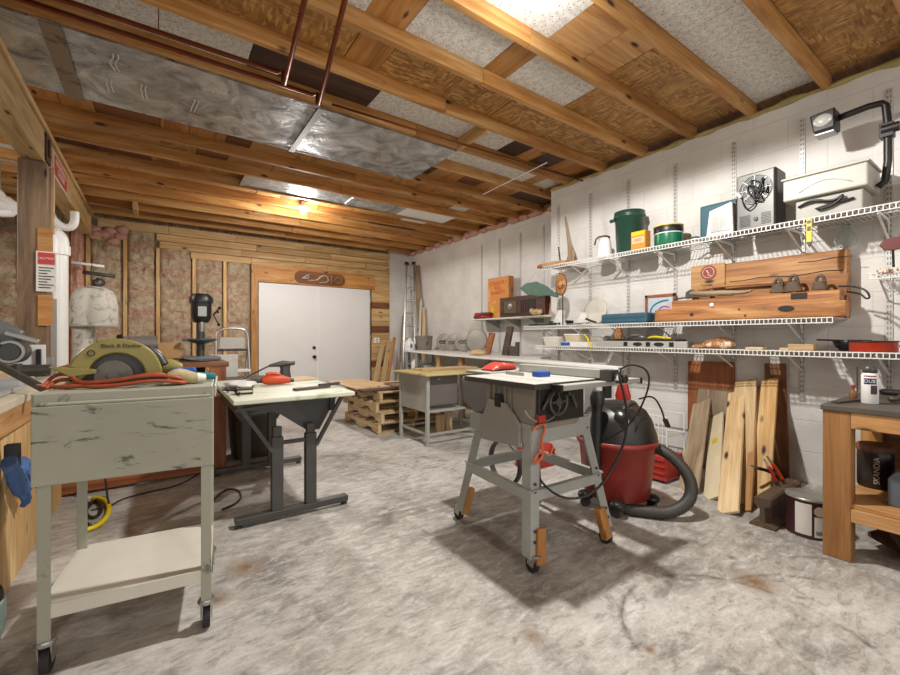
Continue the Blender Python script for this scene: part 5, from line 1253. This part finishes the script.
part(ms, 'clamp', MB().cyl((-.82, 3.62, Z+.06), (-.56, 3.62, Z+.06), .03, n=18).cyl((-.70, 3.6, Z+.0), (-.70, 3.6, Z+.10), .02), DKG, .004)
solo('steel_bar', MB().bar((-.98, 3.40, Z+.30), (-.41, 2.62, Z+.012), .018, .030), DKG, 'dark metal bar slanting down from the miter saw to the bench edge', 'bar')
t = thing('white_bracket_plate', 'white plate with a black clamp standing beside the miter saw', 'plate', (-.64, 3.75, Z))
part(t, 'plate', MB().bx(-.80, -.64, 3.99, 3.998, Z+.05, Z+.21), WHT, .003)
part(t, 'clamp_bar', MB().bx(-.685, -.66, 3.96, 3.99, Z+.06, Z+.18).bx(-.75, -.66, 3.96, 3.985, Z+.05, Z+.075), BLK, .003)
for i, (a, lab) in enumerate((((-1.25, -.60, 3.1, 3.45, Z, Z+.03), 'pale grey slab lying on the left workbench nearest the miter saw'), ((-1.1, -.56, 2.55, 3.0, Z, Z+.018), 'thin grey sheet lying on the left workbench nearest the cart'))):
    solo('grey_slab', MB().bx(*a), plain('slab_grey', 'b2b4b4', .35, .2, .15), lab, 'slab', 'grey slabs on the left workbench', .003)
solo('pine_offcut', MB().bx(-.92, -.72, 3.5, 3.62, Z, Z+.06), PALE[0], 'small pine offcut on the left workbench below the miter saw', 'wood block', bevel=.003)
t = thing('work_gloves', 'pair of blue cloth work gloves hanging on the plywood bench front', 'gloves', (-.50, 2.62, .45))
gx = -.495
for k, (yy, zz_, tl) in enumerate(((2.40, .50, .5), (2.50, .46, .9))):
    gl = MB(); u = Vector((.15, math.sin(tl), -math.cos(tl))); v_ = Vector((0, math.cos(tl), math.sin(tl))); o_ = Vector((gx+.02*k, yy, zz_+.10))
    def G(a_, b_): return o_+u*a_+v_*b_
    gl.rings([(G(0, 0), Vector((.024, 0, 0)), v_*.038), (G(.05, .005), Vector((.020, 0, 0)), v_*.036), (G(.10, 0), Vector((.026, 0, 0)), v_*.048), (G(.15, 0), Vector((.022, 0, 0)), v_*.046), (G(.17, 0), Vector((.014, 0, 0)), v_*.04)], 18, 2.4)
    for f_ in range(4): gl.tube([G(.15, -.033+.022*f_), G(.19, -.038+.026*f_)+Vector((.012, 0, 0)), G(.215+.012*(f_ % 3), -.040+.028*f_)+Vector((-.002, 0, 0))], .0115, 8, sub=1)
    gl.tube([G(.08, .04), G(.11, .07)+Vector((.01, 0, 0)), G(.14, .08)+Vector((.014, 0, 0))], .0125, 8, sub=1)
    for q in gl.v: q += Vector((noise.noise(q*30)*.008, noise.noise(q*26+Vector((5, 0, 0)))*.008, noise.noise(q*28+Vector((0, 7, 0)))*.006))
    part(t, 'glove', gl, GLOVEB)
part(t, 'hanging_clip', MB().bx(-.515, -.47, 2.43, 2.47, .56, .66), BLK, .004)
t = thing('pedal_bin', 'small steel waste bin with a teal bag at the left picture edge', 'bin', (-.52, 1.92, 0))
part(t, 'bin_body', MB().lathe([(.105, 0), (.11, .01), (.118, .22), (.12, .24)], (-.53, 1.92, 0), 30), GALV)
part(t, 'liner_bag', MB().lathe([(.122, .15), (.128, .19), (.128, .25), (.118, .265), (.11, .25)], (-.53, 1.92, 0), 30), TBAG)
part(t, 'lid', MB().lathe([(.124, .262), (.12, .285), (.07, .305), (.01, .31)], (-.53, 1.92, 0), 30), BLK)
t = thing('coiled_hose', 'yellow and black hose coiled on the floor between cart and plywood bench', 'hose', (-.35, 3.0, 0))
yp = [at(a, b, Z=.015) for a, b in ((84, 531), (97, 527), (106, 519), (110, 509), (106, 500), (94, 498))]
part(t, 'yellow_length', MB().tube(yp, .014, 10, sub=2), YELP)
bp = [at(a, b, Z=.012) for a, b in ((110, 507), (104, 496), (92, 503), (84, 512), (92, 520), (103, 512), (98, 500), (86, 505), (80, 520), (90, 526))]
part(t, 'black_length', MB().tube(bp, .010, 8, sub=2), BLK)
a = at(110, 507, Z=.012)
part(t, 'rising_cord', MB().tube([a, a+Vector((-.02, .05, .06)), a+Vector((-.06, .30, .30)), a+Vector((-.10, .5, .55))], .006, 8, sub=2), BLK)
solo('floor_cord', MB().tube([at(a_, b_, Z=.007) for a_, b_ in ((205, 470), (180, 486), (150, 492), (120, 500), (112, 506))]+[at(112, 506, Z=.007)+Vector((-.1, -.02, 0))], .005, 6, sub=2), BLK, 'thin black cord running over the floor below the brown bench', 'cord')
solo('floor_cord', MB().tube([at(a_, b_, Z=.007) for a_, b_ in ((214, 500), (226, 489), (238, 490), (242, 497), (236, 504), (222, 510))], .006, 6, sub=2), BLK, 'short looped black cord on the floor under the work table', 'cord')

# ================================================================ on the brown bench
Z = .901
dp = thing('drill_press', 'black bench drill press with a round table on the brown bench', 'drill press', (.24, 4.2, Z))
dx, dy = .31, 4.25
part(dp, 'base', MB().bx(dx-.14, dx+.14, dy-.13, dy+.13, Z, Z+.035), plain('press_grey', '6c7072', .45, .3, .15), .01)
part(dp, 'column', MB().cyl((dx, dy+.05, Z+.03), (dx, dy+.05, Z+.52), .032, n=20), DKG)
part(dp, 'work_table', MB().lathe([(.04, 0), (.10, .02), (.115, .03), (.115, .045), (.01, .045)], (dx, dy-.03, Z+.145), 28).bx(dx-.14, dx+.10, dy-.08, dy+.0, Z+.165, Z+.19), plain('press_blue_grey', '46525c', .4, .3, .2), .003)
part(dp, 'head', MB().rings([((dx, dy-.0, Z+.33), (.055, 0, 0), (0, .08, 0)), ((dx, dy, Z+.37), (.075, 0, 0), (0, .11, 0)), ((dx, dy, Z+.50), (.078, 0, 0), (0, .12, 0))], 24, 4), BLK)
part(dp, 'pulley_cover', MB().rings([((dx, dy, Z+.50), (.09, 0, 0), (0, .14, 0)), ((dx, dy, Z+.535), (.092, 0, 0), (0, .145, 0)), ((dx, dy, Z+.575), (.075, 0, 0), (0, .12, 0))], 28, 3), BLK)
part(dp, 'name_plate', MB().bx(dx-.032, dx+.032, dy-.125, dy-.119, Z+.38, Z+.465), plain('press_plate', 'a8aca6', .4), .002)
part(dp, 'chuck', MB().cyl((dx, dy-.06, Z+.25), (dx, dy-.06, Z+.34), .018, .024), STEEL)
fd = MB()
for a_ in (20, 140, 260):
    e_ = Vector((dx+.13, dy-.05+.09*math.cos(R(a_)), Z+.40+.09*math.sin(R(a_)))); fd.cyl((dx+.09, dy-.05, Z+.40), e_, .006, n=8).blob(e_, .014)
part(dp, 'feed_handle', fd, BLK)
t = thing('bench_grinder', 'grey bench grinder on a block behind the circular saw', 'grinder', (-.13, 4.1, Z))
gx, gy = -.13, 4.12
part(t, 'stand', MB().bx(gx-.10, gx+.12, gy-.1, gy+.1, Z, Z+.09), DKG, .006)
part(t, 'motor', MB().cyl((gx-.05, gy, Z+.15), (gx+.13, gy, Z+.15), .06, n=26), plain('grinder_grey', '7a736c', .5, .2, .2), .008)
part(t, 'grinding_wheel', MB().cyl((gx-.09, gy, Z+.15), (gx-.065, gy, Z+.15), .06, n=26), GALV, .003)
part(t, 'wheel_guard', MB().cyl((gx-.13, gy, Z+.15), (gx-.095, gy, Z+.15), .072, n=26), BLK, .003)
solo('flat_white_plate', MB().bar((-.42, 3.95, Z+.07), (-.16, 3.98, Z+.10), .10, .012), WHT, 'thin white plate lying tilted before the bench grinder', 'plate')
solo('white_plate_block', MB().bx(-.40, -.2, 3.9, 4.02, Z, Z+.062), DKG, 'dark block under the tilted white plate on the brown bench', 'block', bevel=.004)
solo('cardboard_box', MB().bx(-.02, .16, 4.28, 4.42, Z, Z+.155), CARD, 'small plain cardboard box between the grinder and the drill press', 'box', bevel=.002)
solo('power_cord', MB().tube([(-.08, 3.95, Z+.01), (.05, 3.92, Z+.03), (.15, 3.96, Z+.03), (.22, 3.9, Z+.01), (.35, 3.92, Z+.01)], .007, 8, sub=2), BLK, 'black cord curling along the front edge of the brown bench', 'cord')

# ================================================================ step ladder, ladder, lumber in the back
sl = thing('step_ladder', 'folding step ladder with a rounded bright tube top rail', 'step ladder', (.66, 5.1, 0))
lx, ly = .66, 5.05
part(sl, 'top_rail', MB().tube([(lx-.19, ly-.12, .03), (lx-.155, ly, 1.02), (lx-.155, ly+.01, 1.14), (lx-.10, ly+.01, 1.20), (lx+.10, ly+.01, 1.20), (lx+.155, ly+.01, 1.14), (lx+.155, ly, 1.02), (lx+.19, ly-.12, .03)], .014, 10, sub=2), STEEL)
part(sl, 'rear_leg', MB().tube([(lx-.15, ly+.02, 1.0), (lx-.17, ly+.42, .03)], .012).tube([(lx+.15, ly+.02, 1.0), (lx+.17, ly+.42, .03)], .012), STEEL)
part(sl, 'back_pad', MB().bx(lx-.12, lx+.12, ly-.008, ly+.008, .98, 1.10), plain('ladder_pad', 'c4c0b8', .5), .004)
part(sl, 'pad_rail', MB().bx(lx-.15, lx+.15, ly-.01, ly+.01, .955, .975), BLK, .003)
for z in (.25, .50, .74): part(sl, 'step', MB().bx(lx-.17, lx+.17, ly-.14+z*.08, ly+.10, z-.012, z+.012), WHT, .004)
for s_ in (-1, 1):
    for y_ in (ly-.12, ly+.42): part(sl, 'rubber_foot', MB().cyl((lx+s_*(.19 if y_ < ly else .17), y_, 0), (lx+s_*(.19 if y_ < ly else .17), y_, .035), .017, n=10), BLK)
solo('fabric_screen', MB().bx(.42, .66, 4.98-.3, 4.70, .40, .93).bx(.42, .66, 4.67, 4.71, 0, .40), CLOTHW, 'white fabric covered panel standing beside the brown bench', 'panel', bevel=.006)
ld = thing('ladder', 'tall aluminium extension ladder leaning in the far corner', 'ladder', (4.48, 8.1, 0))
for s_ in (-1, 1):
    x_ = 4.45+s_*.0
A = at(401.5, 268, X=4.40); B = at(410, 266, X=4.50)
l0 = Vector((4.10, 7.55, 0.001)); l1 = Vector((4.46, 8.02, 2.70))
r0 = l0+Vector((.22, -.14, 0)); r1 = l1+Vector((.11, -.12, 0))
for a_, b_ in ((l0, l1), (r0, r1)): part(ld, 'side_rail', MB().bar(a_, b_, .028, .07), STEEL, .002)
rg = MB()
for k in range(1, 10): rg.cyl(l0.lerp(l1, k/10), r0.lerp(r1, k/10), .018, n=8)
part(ld, 'rung', rg, GALV)
part(ld, 'rail_cap', MB().bar(l1-Vector((0, 0, .02)), l1+Vector((0, 0, .05)), .04, .08).bar(r1-Vector((0, 0, .02)), r1+Vector((0, 0, .05)), .04, .08), BLK)
def lean2(lab, pt, pb, mt, w_=.09, th=.022, grp='long stock standing in the far corner', nm='leaning_board', up=(-.6, -1, 0)):
    o = board(nm, pb, pt, w_, th, up, mt); return tag(o, lab, 'board', grp)
lean2('tall dark weathered board leaning just right of the ladder', at(417, 266, X=4.54), Vector((4.36, 7.16, .01)), GREYW[0], .12)
lean2('long pale strip leaning right of the dark weathered board', at(424, 308, X=4.54), Vector((4.30, 7.10, .01)), PALE[0], .06)
lean2('thin grey strip leaning in front of the ladder corner', at(421, 300, X=4.5), Vector((4.25, 7.2, .01)), PLATE, .05)
for i, (x0, x1, yt, xb0, lab) in enumerate(((379, 386, 345, 373, 'pale pine board with square top leaning nearest the white doors'), (386, 393, 342, 381, 'pine board leaning second from the doors among the short boards'), (392, 397, 338, 386, 'orange-brown board leaning between the pale boards and the ladder'))):
    pt = at((x0+x1)/2, yt, Y=8.18-.1*i); pb = at(xb0, 395, Y=7.6-.05*i); pb.z = .01
    lean2(lab, pt, pb, [PALE[0], PALE[0], AMBER[0]][i], .10 if i < 2 else .06, .03, 'short boards leaning beside the double doors', up=(-.1, -1, 0))
lean2('thin grey stick leaning toward the ladder from the pallets', at(403, 316, Y=7.95), Vector((3.88, 7.35, .01)), GREYW[0], .035, .02)
c = at(376.5, 341, Y=8.22)
t = thing('wall_outlet', 'white electrical box on the planks right of the doors', 'outlet', (c.x, 8.235, c.z))
part(t, 'box', MB().bx(c.x-.06, c.x+.06, 8.19, 8.24, c.z-.06, c.z+.06), WHT, .006)
part(t, 'sockets', MB().bx(c.x-.02, c.x+.02, 8.187, 8.19, c.z-.04, c.z-.01).bx(c.x-.02, c.x+.02, 8.187, 8.19, c.z+.01, c.z+.04), PLATE)

# ================================================================ long narrow counter toward the recess
ct = thing('long_counter', 'long narrow white-topped counter running along the block wall behind the saw', 'counter', (3.6, 4.4, 0))
top = [(3.04, 1.98), (3.14, 2.9), (3.36, 4.85), (3.80, 7.0), (4.45, 7.0), (4.45, 3.62), (3.96, 3.62), (3.45, 3.2), (3.13, 1.98)]
part(ct, 'counter_top', MB().prism(top, 'z', .835, .862), WHT, .004)
part(ct, 'front_apron', MB().prism([(3.16, 2.55), (3.24, 3.4), (3.26, 3.4), (3.18, 2.55)], 'z', .74, .835), WHT, .002)
for (x, y, mt) in ((3.12, 2.3, GALV), (3.42, 4.6, PINE[2]), (3.55, 5.35, PINE[2]), (3.72, 6.3, GALV), (3.90, 6.95, GALV), (4.4, 6.9, GALV), (4.4, 3.7, GALV), (4.4, 5.2, GALV)):
    part(ct, 'leg', MB().bx(x-.03, x+.03, y-.04, y+.04, 0, .835), mt, .003)
part(ct, 'lower_shelf', MB().prism([(3.5, 4.5), (3.86, 6.95), (4.42, 6.95), (4.42, 4.5)], 'z', .40, .42), WHT, .003)
part(ct, 'middle_shelf', MB().prism([(3.80, 6.6), (3.85, 6.95), (4.42, 6.95), (4.42, 6.6)], 'z', .60, .615), GALV, .002)
Z = .863
for i, (px, r_, lab, ink) in enumerate(((443.5, .155, 'farthest grey disc with dark print leaning on the counter', INKB), (453, .15, 'second grey disc with brown print from the bucket', BROWN[0]), (463.5, .165, 'third grey disc with a blue-black print', DKG), (476.5, .185, 'largest grey disc with a plain face and dark rim, nearest', None))):
    c = at(px, 345, X=4.22-.04*i)
    t = thing('round_disc', lab, 'disc', (c.x, c.y, Z), 0, 'grey discs leaning on the counter')
    ax = Vector((-1, -.42, .14))
    cc = Vector((c.x, c.y, Z+r_+.003))
    part(t, 'disc', MB().lathe([(r_*.9, -.03), (r_, -.02), (r_, 0), (r_*.94, .004), (.01, .004)], cc, 36, ax=ax), SHELL)
    part(t, 'rim', MB().lathe([(r_*.95, .002), (r_, .004), (r_*1.0, -.012)], cc, 36, ax=ax), DKG if i == 3 else GALV)
    if ink is not None:
        an = ax.normalized(); h_ = an.cross(Vector((0, 0, 1))).normalized(); u_ = h_.cross(an)
        q = cc+an*.008
        part(t, 'print', MB().tube([q-h_*r_*.6, q-h_*r_*.3+u_*.03, q, q+h_*r_*.3+u_*.025, q+h_*r_*.6-u_*.01], .010, 6, sub=1).tube([q-h_*r_*.4-u_*.02, q+h_*r_*.4-u_*.025], .008, 6), ink)
c = at(415, 352, X=4.2)
t = thing('grey_bucket', 'grey metal bucket on the far end of the counter below the ladder', 'bucket', (4.15, 6.75, Z))
part(t, 'bucket_body', MB().lathe([(.14, 0), (.15, .01), (.17, .26), (.178, .27), (.17, .27), (.15, .05), (.01, .03)], (4.15, 6.80, Z), 30), worn('old_bucket', '8a8478', '5a554c', .6, .2, 8))
c = at(404, 345, Z=.9)
t = thing('detergent_jug', 'white jug with a blue logo on the counter beside the grey bucket', 'jug', (3.86, 6.85, Z))
part(t, 'jug_body', MB().rings([((3.88, 6.86, Z), (.08, 0, 0), (0, .08, 0)), ((3.88, 6.86, Z+.14), (.08, 0, 0), (0, .08, 0)), ((3.88, 6.86, Z+.19), (.035, 0, 0), (0, .035, 0))], 24, 4), WHT)
part(t, 'cap', MB().cyl((3.88, 6.86, Z+.19), (3.88, 6.86, Z+.22), .038, n=16), WHT)
part(t, 'logo', MB().lathe([(.045, 0), (.045, .003)], (3.845, 6.785, Z+.08), 20, ax=(-.4, -1, 0)), BLUEP)
t = thing('detergent_jug', 'white and red jug with a blue logo under the counter', 'jug', (3.8, 6.4, .62))
part(t, 'jug_body', MB().rings([((3.80, 6.45, .42), (.09, 0, 0), (0, .09, 0)), ((3.80, 6.45, .66), (.09, 0, 0), (0, .09, 0)), ((3.80, 6.45, .72), (.04, 0, 0), (0, .04, 0))], 24, 4), WHT)
part(t, 'logo', MB().lathe([(.055, 0), (.055, .003)], (3.76, 6.362, .58), 20, ax=(-.4, -1, 0)), BLUEP)
part(t, 'red_spot', MB().lathe([(.025, 0), (.025, .003)], (3.757, 6.358, .60), 16, ax=(-.4, -1, 0)), REDP)
solo('white_canister', MB().lathe([(.075, 0), (.078, .01), (.078, .15), (.07, .16)], (3.52, 4.95, .421), 24), WHT, 'white canister on the shelf under the counter below the discs', 'canister')
solo('pale_blue_box', MB().bx(3.72, 3.86, 5.95, 6.1, .421, .62), plain('pale_blue_box', '9fb4b8', .3, 0, .1), 'pale blue box on the shelf under the far counter end', 'box', bevel=.004)
for i, (px, yt, yb, h, mt, lab) in enumerate(((487, 340, 358, .30, RED[2], 'short brown board standing on the counter beside the largest disc'), (505, 333, 358, .38, DARKW[2], 'dark board standing on the counter under the far wall shelf'))):
    c = at(px, 345, X=3.75)
    o = tag(board('standing_board', (c.x, c.y, Z), (c.x+.08, c.y-.02, Z+h), .11, .03, (-1, 0, 0), mt), lab, 'board', 'boards standing on the counter')
t = thing('black_bracket', 'dark notched metal bracket standing on the counter next to the dark board', 'bracket', (3.7, 3.9, Z))
c = at(512, 350, X=3.78)
part(t, 'bracket_body', MB().prism([(c.y+.12, Z), (c.y-.12, Z), (c.y-.12, Z+.18), (c.y-.08, Z+.18), (c.y-.07, Z+.12), (c.y+.05, Z+.13), (c.y+.06, Z+.17), (c.y+.12, Z+.18)], 'x', 3.76, 3.80), plain('bracket_dark', '57524a', .5, .3, .2), .003)
solo('pine_offcuts', MB().blob((3.50, 4.35, Z+.035), (.09, .12, .04), .5, 12, 8), PALE[0], 'lump of pale driftwood on the counter below the largest disc', 'wood')
# ---- on the far wall shelf
Z = 1.403
t = thing('poster_box', 'orange wooden box with red hand lettering standing on the far wall shelf', 'box', (4.46, 5.1, Z))
a = at(488, 318, X=4.42); b = at(509, 276, X=4.42)
part(t, 'box_body', MB().bx(4.42, 4.52, b.y, a.y, Z, b.z), AMBER[2], .004)
part(t, 'front_paper', MB().bx(4.416, 4.42, b.y+.01, a.y-.01, Z+.01, b.z-.01), worn('poster_paper', 'd08a44', 'e0a868', .7, 0, 6))
text(t, 'poster_text', 'COUNTRY\nRED\nSHANTY', .088, (4.4148, (a.y+b.y)/2, b.z-.17), FX, INKR)
part(t, 'yellow_figure', MB().lathe([(.05, 0), (.05, .003)], (4.414, a.y-.12, Z+.14), 20, ax=(-1, 0, 0)), YELP)
t = thing('wooden_radio', 'dark brown wooden cabinet radio with a round dial on the far wall shelf', 'radio', (4.4, 4.4, Z))
a = at(500, 320, X=4.30); b = at(545, 292, X=4.30)
part(t, 'case', MB().bx(4.30, 4.41, b.y, a.y, Z, Z+.30), DARKW[1], .006)
part(t, 'corner_trim', MB().bx(4.296, 4.30, a.y-.02, a.y, Z, Z+.30).bx(4.296, 4.30, b.y, b.y+.02, Z, Z+.30).bx(4.296, 4.30, b.y, a.y, Z+.285, Z+.30), BROWN[1], .002)
part(t, 'dial_plate', MB().bx(4.292, 4.297, a.y-.36, a.y-.10, Z+.06, Z+.24), plain('dial_plate', '7a6a58', .3, .5, .3, 30), .003)
part(t, 'dial', MB().lathe([(.05, 0), (.045, .01), (.015, .014)], (4.292, a.y-.22, Z+.165), 24, ax=(-1, 0, 0)), STEEL)
sp_ = MB()
for k in range(7): sp_.bx(4.294, 4.298, a.y-.46-.045*k-.012, a.y-.46-.045*k+.012, Z+.06, Z+.24)
part(t, 'speaker_slots', sp_, INKB)
t = thing('rope_coils', 'red and white rope coils lying at the far end of the wall shelf', 'rope', (4.36, 5.3, Z))
for k, (yy, zz_) in enumerate(((5.36, .03), (5.34, .075), (5.22, .03), (5.20, .075))):
    part(t, 'coil', MB().tube([(4.36+.08*math.cos(2*math.pi*q/16), yy+.09*math.sin(2*math.pi*q/16), Z+zz_) for q in range(16)], .028, 8, closed=True), REDP if k % 3 else plain('rope_maroon', '7a3034', .7, 0, .4, 40))
solo('small_figurine', MB().blob((4.28, 4.02, Z+.045), (.04, .10, .045), .5, 16, 10, 3).blob((4.28, 4.12, Z+.07), (.03, .035, .035), .3), PALE[0], 'small pale carved figure on the wall shelf in front of the radio', 'figurine')
solo('cardboard_tube', MB().cyl((4.42, 3.90, Z), (4.44, 3.88, Z+.24), .045, n=18), plain('peach_tube', 'cfa48a', .7), 'peach coloured cardboard tube at the near end of the wall shelf', 'tube')

# ================================================================ on the steel desk and work table
Z = .736
t = thing('thin_board', 'thin pale board lying across the steel desk top', 'board', (2.7, 3.9, Z))
part(t, 'board', MB().bx(2.35, 3.1, 3.85, 4.1, Z, Z+.018), PALE[0], .002)
Z = .761
t = thing('orange_sander', 'orange corded power tool lying on the work table', 'power tool', (.78, 3.3, Z))
c = at(277, 384, Z=Z+.03)
cx_, cy_ = .70, 3.18
part(t, 'tool_body', MB().rings([((cx_-.10, cy_, Z+.035), (0, .025, 0), (0, 0, .02)), ((cx_-.06, cy_, Z+.038), (0, .04, 0), (0, 0, .036)), ((cx_+.03, cy_, Z+.035), (0, .036, 0), (0, 0, .032)), ((cx_+.09, cy_-.01, Z+.028), (0, .02, 0), (0, 0, .02))], 20, 3), ORNG)
part(t, 'front_vent', MB().cyl((cx_+.085, cy_-.01, Z+.028), (cx_+.115, cy_-.01, Z+.028), .016), BLK)
part(t, 'grip', MB().tube([(cx_-.07, cy_, Z+.075), (cx_-.02, cy_, Z+.085), (cx_+.03, cy_, Z+.065)], .012, 10, sub=1), ORNG)
part(t, 'tail', MB().cyl((cx_-.2, cy_, Z+.03), (cx_-.09, cy_, Z+.035), .016), BLK, .004)
t = thing('palm_sander', 'dark grey palm sander standing behind the orange tool', 'sander', (.86, 3.6, Z))
c = at(284, 378, Z=Z+.02); c.y = min(c.y, 3.66)
c = Vector((.84, 3.52, 0))
part(t, 'tool_body', MB().rings([((c.x, c.y, Z+.015), (.045, 0, 0), (0, .04, 0)), ((c.x, c.y, Z+.08), (.035, 0, 0), (0, .032, 0)), ((c.x, c.y, Z+.11), (.04, 0, 0), (0, .035, 0))], 20, 3), DKG)
part(t, 'head', MB().rings([((c.x-.12, c.y, Z+.115), (0, .02, 0), (0, 0, .01)), ((c.x-.02, c.y, Z+.13), (0, .038, 0), (0, 0, .025)), ((c.x+.07, c.y, Z+.135), (0, .03, 0), (0, 0, .02))], 18, 3), DKG)
part(t, 'pad', MB().bx(c.x-.055, c.x+.055, c.y-.05, c.y+.05, Z, Z+.015), BLK, .003)
part(t, 'cord', MB().tube([(c.x-.12, c.y, Z+.115), (c.x-.25, c.y-.05, Z+.06), (c.x-.40, c.y-.25, Z+.02), (c.x-.43, c.y-.6, Z+.02), (c.x-.45, c.y-.85, Z+.012)], .006, 8, sub=2), BLK)
c = at(243, 391, Z=Z+.02)
t = thing('black_adapter', 'small black and yellow box at the front of the work table', 'charger', (c.x, c.y, Z))
part(t, 'box', MB().bx(c.x-.04, c.x+.05, c.y-.04, c.y+.04, Z, Z+.035), BLK, .004)
part(t, 'yellow_strip', MB().bx(c.x-.035, c.x+.045, c.y-.042, c.y-.04, Z+.012, Z+.024), TANP)
part(t, 'cord', MB().tube([(c.x-.04, c.y, Z+.02), (c.x-.12, c.y+.05, Z+.03), (.37, c.y+.1, Z+.010), (.36, c.y+.3, Z+.010)], .005, 8, sub=2), BLK)
c = at(312, 388, Z=Z+.01)
t = thing('metal_square', 'flat rusty metal tool lying near the front corner of the work table', 'tool', (c.x, c.y, Z))
part(t, 'blade', MB().bar((c.x-.12, c.y-.03, Z+.008), (c.x+.12, c.y+.03, Z+.008), .05, .014), RUST, .002)
part(t, 'jaw', MB().bar((c.x+.05, c.y+.01, Z+.02), (c.x+.20, c.y+.05, Z+.022), .03, .02), DKG, .003)
c = at(306, 381, Z=Z+.01)
solo('plywood_offcut', MB().prism([(.72, 3.30), (1.04, 3.35), (1.03, 3.55), (.95, 3.58)], 'z', Z, Z+.016), PALE[0], 'pale wooden panel lying behind the rusty tool on the work table', 'board', bevel=.002)
c = at(232, 385, Z=Z)
m = MB().blob((.46, 3.15, Z+.022), (.10, .16, .022), .4, 20, 10, 8)
solo('cloth_rag', m, CLOTHW, 'pale crumpled rag on the corner of the work table by the cart', 'rag')

# ================================================================ on and under the open bench at the right
Z = .763
t = thing('spray_can', 'white and blue spray can with a dark cap on the open bench', 'spray can', (2.97, .51, Z))
cx, cy = 2.98, .515
part(t, 'can', MB().lathe([(.030, 0), (.033, .004), (.033, .145), (.027, .156)], (cx, cy, Z), 28), WHT)
part(t, 'cap', MB().lathe([(.026, .156), (.029, .16), (.027, .188), (.02, .192)], (cx, cy, Z), 24), DKG)
part(t, 'blue_band', arc(150, 235, .0338, Z+.10, Z+.13, cx, cy), plain('navy_band', '20306a', .4))
text(t, 'band_text', 'DUST', .022, (cx-.0343*math.cos(R(10)), cy-.006-.0343*math.sin(R(10)), Z+.115), (R(90), 0, R(-80)), LABELW)
part(t, 'red_line', arc(150, 235, .0338, Z+.138, Z+.144, cx, cy), REDP)
part(t, 'dark_picture', arc(195, 240, .0338, Z+.05, Z+.095, cx, cy), MAROON)
t = thing('small_bottle', 'tiny brown bottle standing on the open bench left of the spray can', 'bottle', (3.1, .62, Z))
part(t, 'bottle', MB().lathe([(.016, 0), (.018, .03), (.012, .04), (.007, .045), (.007, .06)], (3.15, .61, Z), 16), BROWN[2])
part(t, 'cap', MB().cyl((3.15, .61, Z+.06), (3.15, .61, Z+.075), .010, n=12), REDP)
t = thing('grease_gun', 'black pistol shaped tool lying on the open bench behind the spray can', 'tool', (3.15, .45, Z))
part(t, 'barrel', MB().tube([(3.30, .52, Z+.035), (3.25, .42, Z+.04), (3.2, .30, Z+.03)], .018, 10, sub=1), BLK)
part(t, 'grip', MB().tube([(3.25, .42, Z+.04), (3.18, .44, Z+.02), (3.12, .46, Z+.015)], .014, 8), DKG)
part(t, 'hose', MB().tube([(3.30, .52, Z+.03), (3.35, .56, Z+.05), (3.30, .60, Z+.02), (3.22, .58, Z+.012)], .008, 8, sub=2), BLK)
t = thing('flat_file', 'dark flat tools lying at the corner of the open bench', 'tool', (2.95, .6, Z))
part(t, 'file_blade', MB().bar((2.84, .62, Z+.006), (3.10, .56, Z+.006), .03, .008), DKG)
part(t, 'handle', MB().cyl((3.10, .56, Z+.012), (3.2, .54, Z+.012), .012), BLK)
solo('thin_rod', MB().cyl((3.5, .66, Z), (3.5, .66, Z+.16), .004, n=6), DKG, 'thin upright dark rod at the back of the open bench', 'rod')
Z = .286
t = thing('dark_jar', 'dark cylindrical jar with pale vertical lettering under the open bench', 'jar', (3.2, .55, Z))
part(t, 'jar_body', MB().lathe([(.07, 0), (.074, .006), (.074, .19), (.07, .2)], (3.22, .535, Z), 30), plain('jar_black', '2a221e', .35, 0, .2))
part(t, 'lid', MB().lathe([(.076, .195), (.078, .2), (.078, .225), (.07, .232)], (3.22, .535, Z), 30), BROWN[2])
text(t, 'jar_text', 'SKANDIA', .034, (3.22-.0752*math.cos(R(14)), .535-.0752*math.sin(R(14)), Z+.10), (0, -R(90), R(-76)+R(180)) if False else (R(90), -R(90), R(-76)), LABELW)
solo('grey_blue_case', MB().prism([(.24, Z), (.44, Z), (.44, Z+.13), (.41, Z+.17), (.27, Z+.17), (.24, Z+.13)], 'x', 2.90, 3.20), plain('slate_case', '5c6670', .5, 0, .12), 'blue-grey plastic case on the shelf under the open bench', 'case', bevel=.004)
m = MB().blob((3.15, .28, .075), (.26, .22, .08), .35, 24, 14, 6)
for v in m.v: v.z = max(v.z, .001)
solo('brown_sack', m, plain('sack_brown', '5a4434', .9, 0, .35, 14, .4), 'brown crumpled sack on the floor under the open bench shelf', 'sack')
